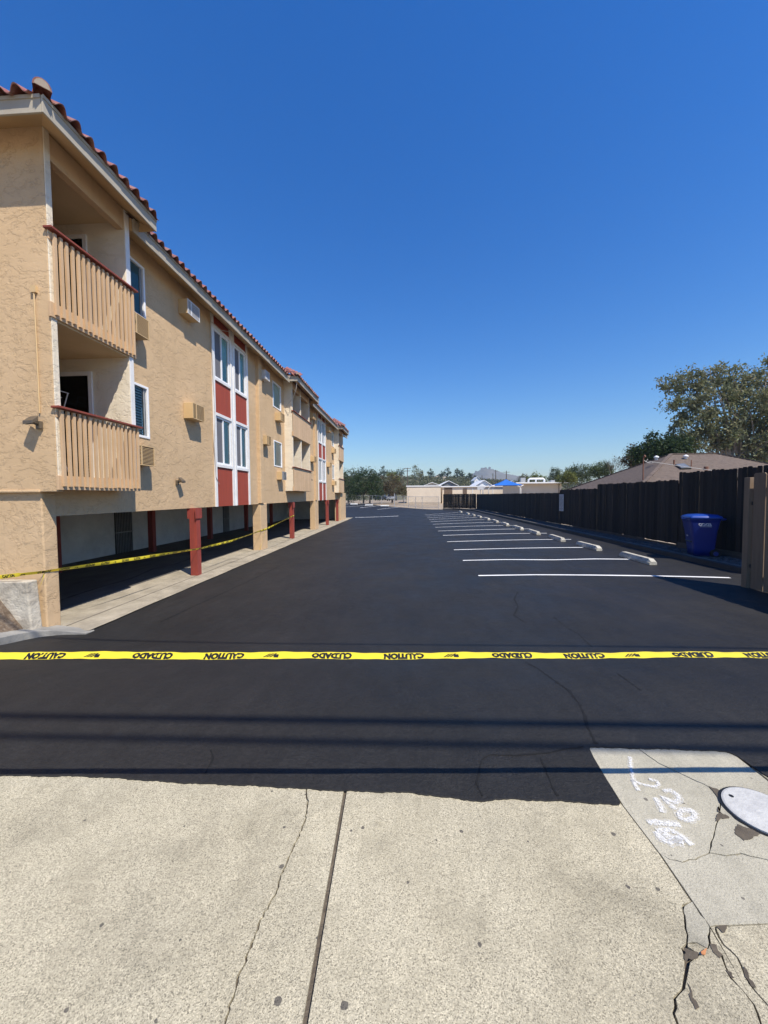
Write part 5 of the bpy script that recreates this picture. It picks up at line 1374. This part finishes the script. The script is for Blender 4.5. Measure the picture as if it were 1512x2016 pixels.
for (px, pt, rx, Y, kind, ad), ps in zip(HT, pos_):
    b0 = on_hill(px, Y); zt = 1.6 + (975 - pt) / FPX * Y; hh = max(3.0, zt - b0[2]); r_ = rx / FPX * Y
    lm = (LF_DARK, LF_MID, LF_EUC, LF_OLIVE)[kind]
    bl = [(b0[0], Y, zt - hh * .34, r_, r_, hh * .34), (b0[0] - r_ * .5, Y, zt - hh * .6, r_ * .8, r_, hh * .3), (b0[0] + r_ * .5, Y + .5, zt - hh * .55, r_ * .8, r_, hh * .3)]
    tree('hill_tree', f'{ad} tree on the far hill skyline {ps}', 'tree', b0, bl, 650, .75, lm, BARK, .6, .3, 'trees on the far hill skyline', .6, 2)
HH = [(797, 940, 5, 300, 'beside the crossarm pole'), (824, 943, 6, 290, 'below the pale skyline tree'), (842, 941, 4, 300, 'over the middle of the blank wall'), (863, 938, 8, 300, 'on the hill above the dark gable'), (876, 940, 7, 280, 'right of the hill house with the wide roof'), (938, 945, 6, 200, 'left of the small pole, brightest of all'), (1004, 953, 5, 220, 'right of the arm pole')]
for px, py, hw_, Y, ps in HH:
    b0 = on_hill(px, Y); r_ = hw_ / FPX * Y; zt = 1.6 + (975 - py) / FPX * Y
    gable('small pale house on the hill ' + ps, b0[0] - r_, b0[0] + r_, Y, Y + 9, b0[2] - 2, zt - .4, zt + 1.2, SCHOOL if hw_ != 6 else ROOFW, ROOFW if hw_ < 7 else mat('grey_roof', (.3, .29, .28), None, 1, .8) if 'grey_roof' not in bpy.data.materials else bpy.data.materials['grey_roof'], 'pale houses on the far hill')
# scrub and tree cover of the hill that reads as one mass
P_ = []
n = 2600
ux = NP.uniform(600, 1300, n); uy = 170 + 165 * NP.uniform(0, 1, n)
for px, Y in zip(ux, uy):
    x = (px - 798) / FPX * Y; z = float(hz(np.float64(x), np.float64(Y))); r_ = NP.uniform(.7, 1.7)
    k = 22
    P_.append(np.array([x, Y, z + r_ * .6]) + NP.normal(size=(k, 3)) * np.array([r_, r_, r_ * .55]) * .7)
v, f = leaves(np.concatenate(P_), .95, .7)
n3 = len(f) // 3
wd = link('hill_woods', nmesh('hill_woods', v, f, leafmat('hill_foliage', (.08, .10, .04), (.15, .15, .07), (.17, .14, .08))), label='mixed green and olive scrub and trees covering the far hill', category='x', kind='stuff') if False else link('hill_woods', nmesh('hill_woods', v, f, leafmat('hill_foliage', (.08, .10, .04), (.15, .15, .07), (.17, .14, .08))), kind='stuff', label='mixed green and olive scrub and trees covering the far hill', cat='woods')
YM = 1900
mp_ = [(780, 956), (880, 952), (905, 945), (920, 937), (930, 932.5), (940, 927), (949, 923.5), (956, 923.5), (964, 924), (975, 927), (987, 932), (1005, 936), (1023, 939), (1045, 944), (1070, 949), (1120, 955)]
mx_ = np.linspace(-60, 850, 180); my_ = np.linspace(1500, 2150, 70); X, Y = np.meshgrid(mx_, my_, indexing='ij')
topz = 1.6 + (975 - np.interp(798 + X / YM * FPX, [p[0] for p in mp_], [p[1] for p in mp_])) / FPX * YM
fall = 1 - np.abs(Y - YM) / np.where(Y < YM, 430, 260)
rid = .10 * np.sin(X * .035 + Y * .012) + .06 * np.sin(X * .08 - Y * .03) + .04 * np.sin(X * .17 + Y * .06)
Z = np.maximum(-20, topz * np.clip(fall + rid * (1 - np.clip(fall, 0, 1)), 0, 1.0) - 3 + NP.normal(size=X.shape) * .8)
mt = link('mountain', nmesh('mountain', np.stack([X, Y, Z], -1).reshape(-1, 3), grid_f(len(mx_), len(my_)), MOUNT, True), kind='structure')
for px, hh, wd_ in ((961, 4, 4), (947, 1.5, 7), (953, 1.5, 6), (935, 1.5, 4)):
    x = (px - 798) / FPX * YM; zt = 1.6 + (975 - np.interp(px, [p[0] for p in mp_], [p[1] for p in mp_])) / FPX * YM
    MB().box((x - wd_, YM - 6, zt - 8), (x + wd_, YM + 6, zt + hh)).box((x - wd_ * .3, YM - 3, zt + hh), (x + wd_ * .3, YM + 3, zt + hh + 2)).out('hilltop_building', mat('hilltop_wall', (.22, .2, .18), None, .1, .9) if 'hilltop_wall' not in bpy.data.materials else bpy.data.materials['hilltop_wall'], mt)

# ================================================================== HAZE
hm = bpy.data.materials.new('haze'); hm.use_nodes = True; t = hm.node_tree
for nd in list(t.nodes):
    if nd.type == 'BSDF_PRINCIPLED': t.nodes.remove(nd)
vp = t.nodes.new('ShaderNodeVolumePrincipled'); vp.inputs['Color'].default_value = (.62, .79, 1, 1); vp.inputs['Density'].default_value = .00027; vp.inputs['Anisotropy'].default_value = .2
t.links.new(vp.outputs[0], t.nodes['Material Output'].inputs['Volume'])
HAZE = True
if HAZE: MB().box((-2300, -700, -25), (2300, 2400, 145)).out('haze', hm, None, label='thin blue distance haze over the whole scene', cat='haze', kind='stuff')
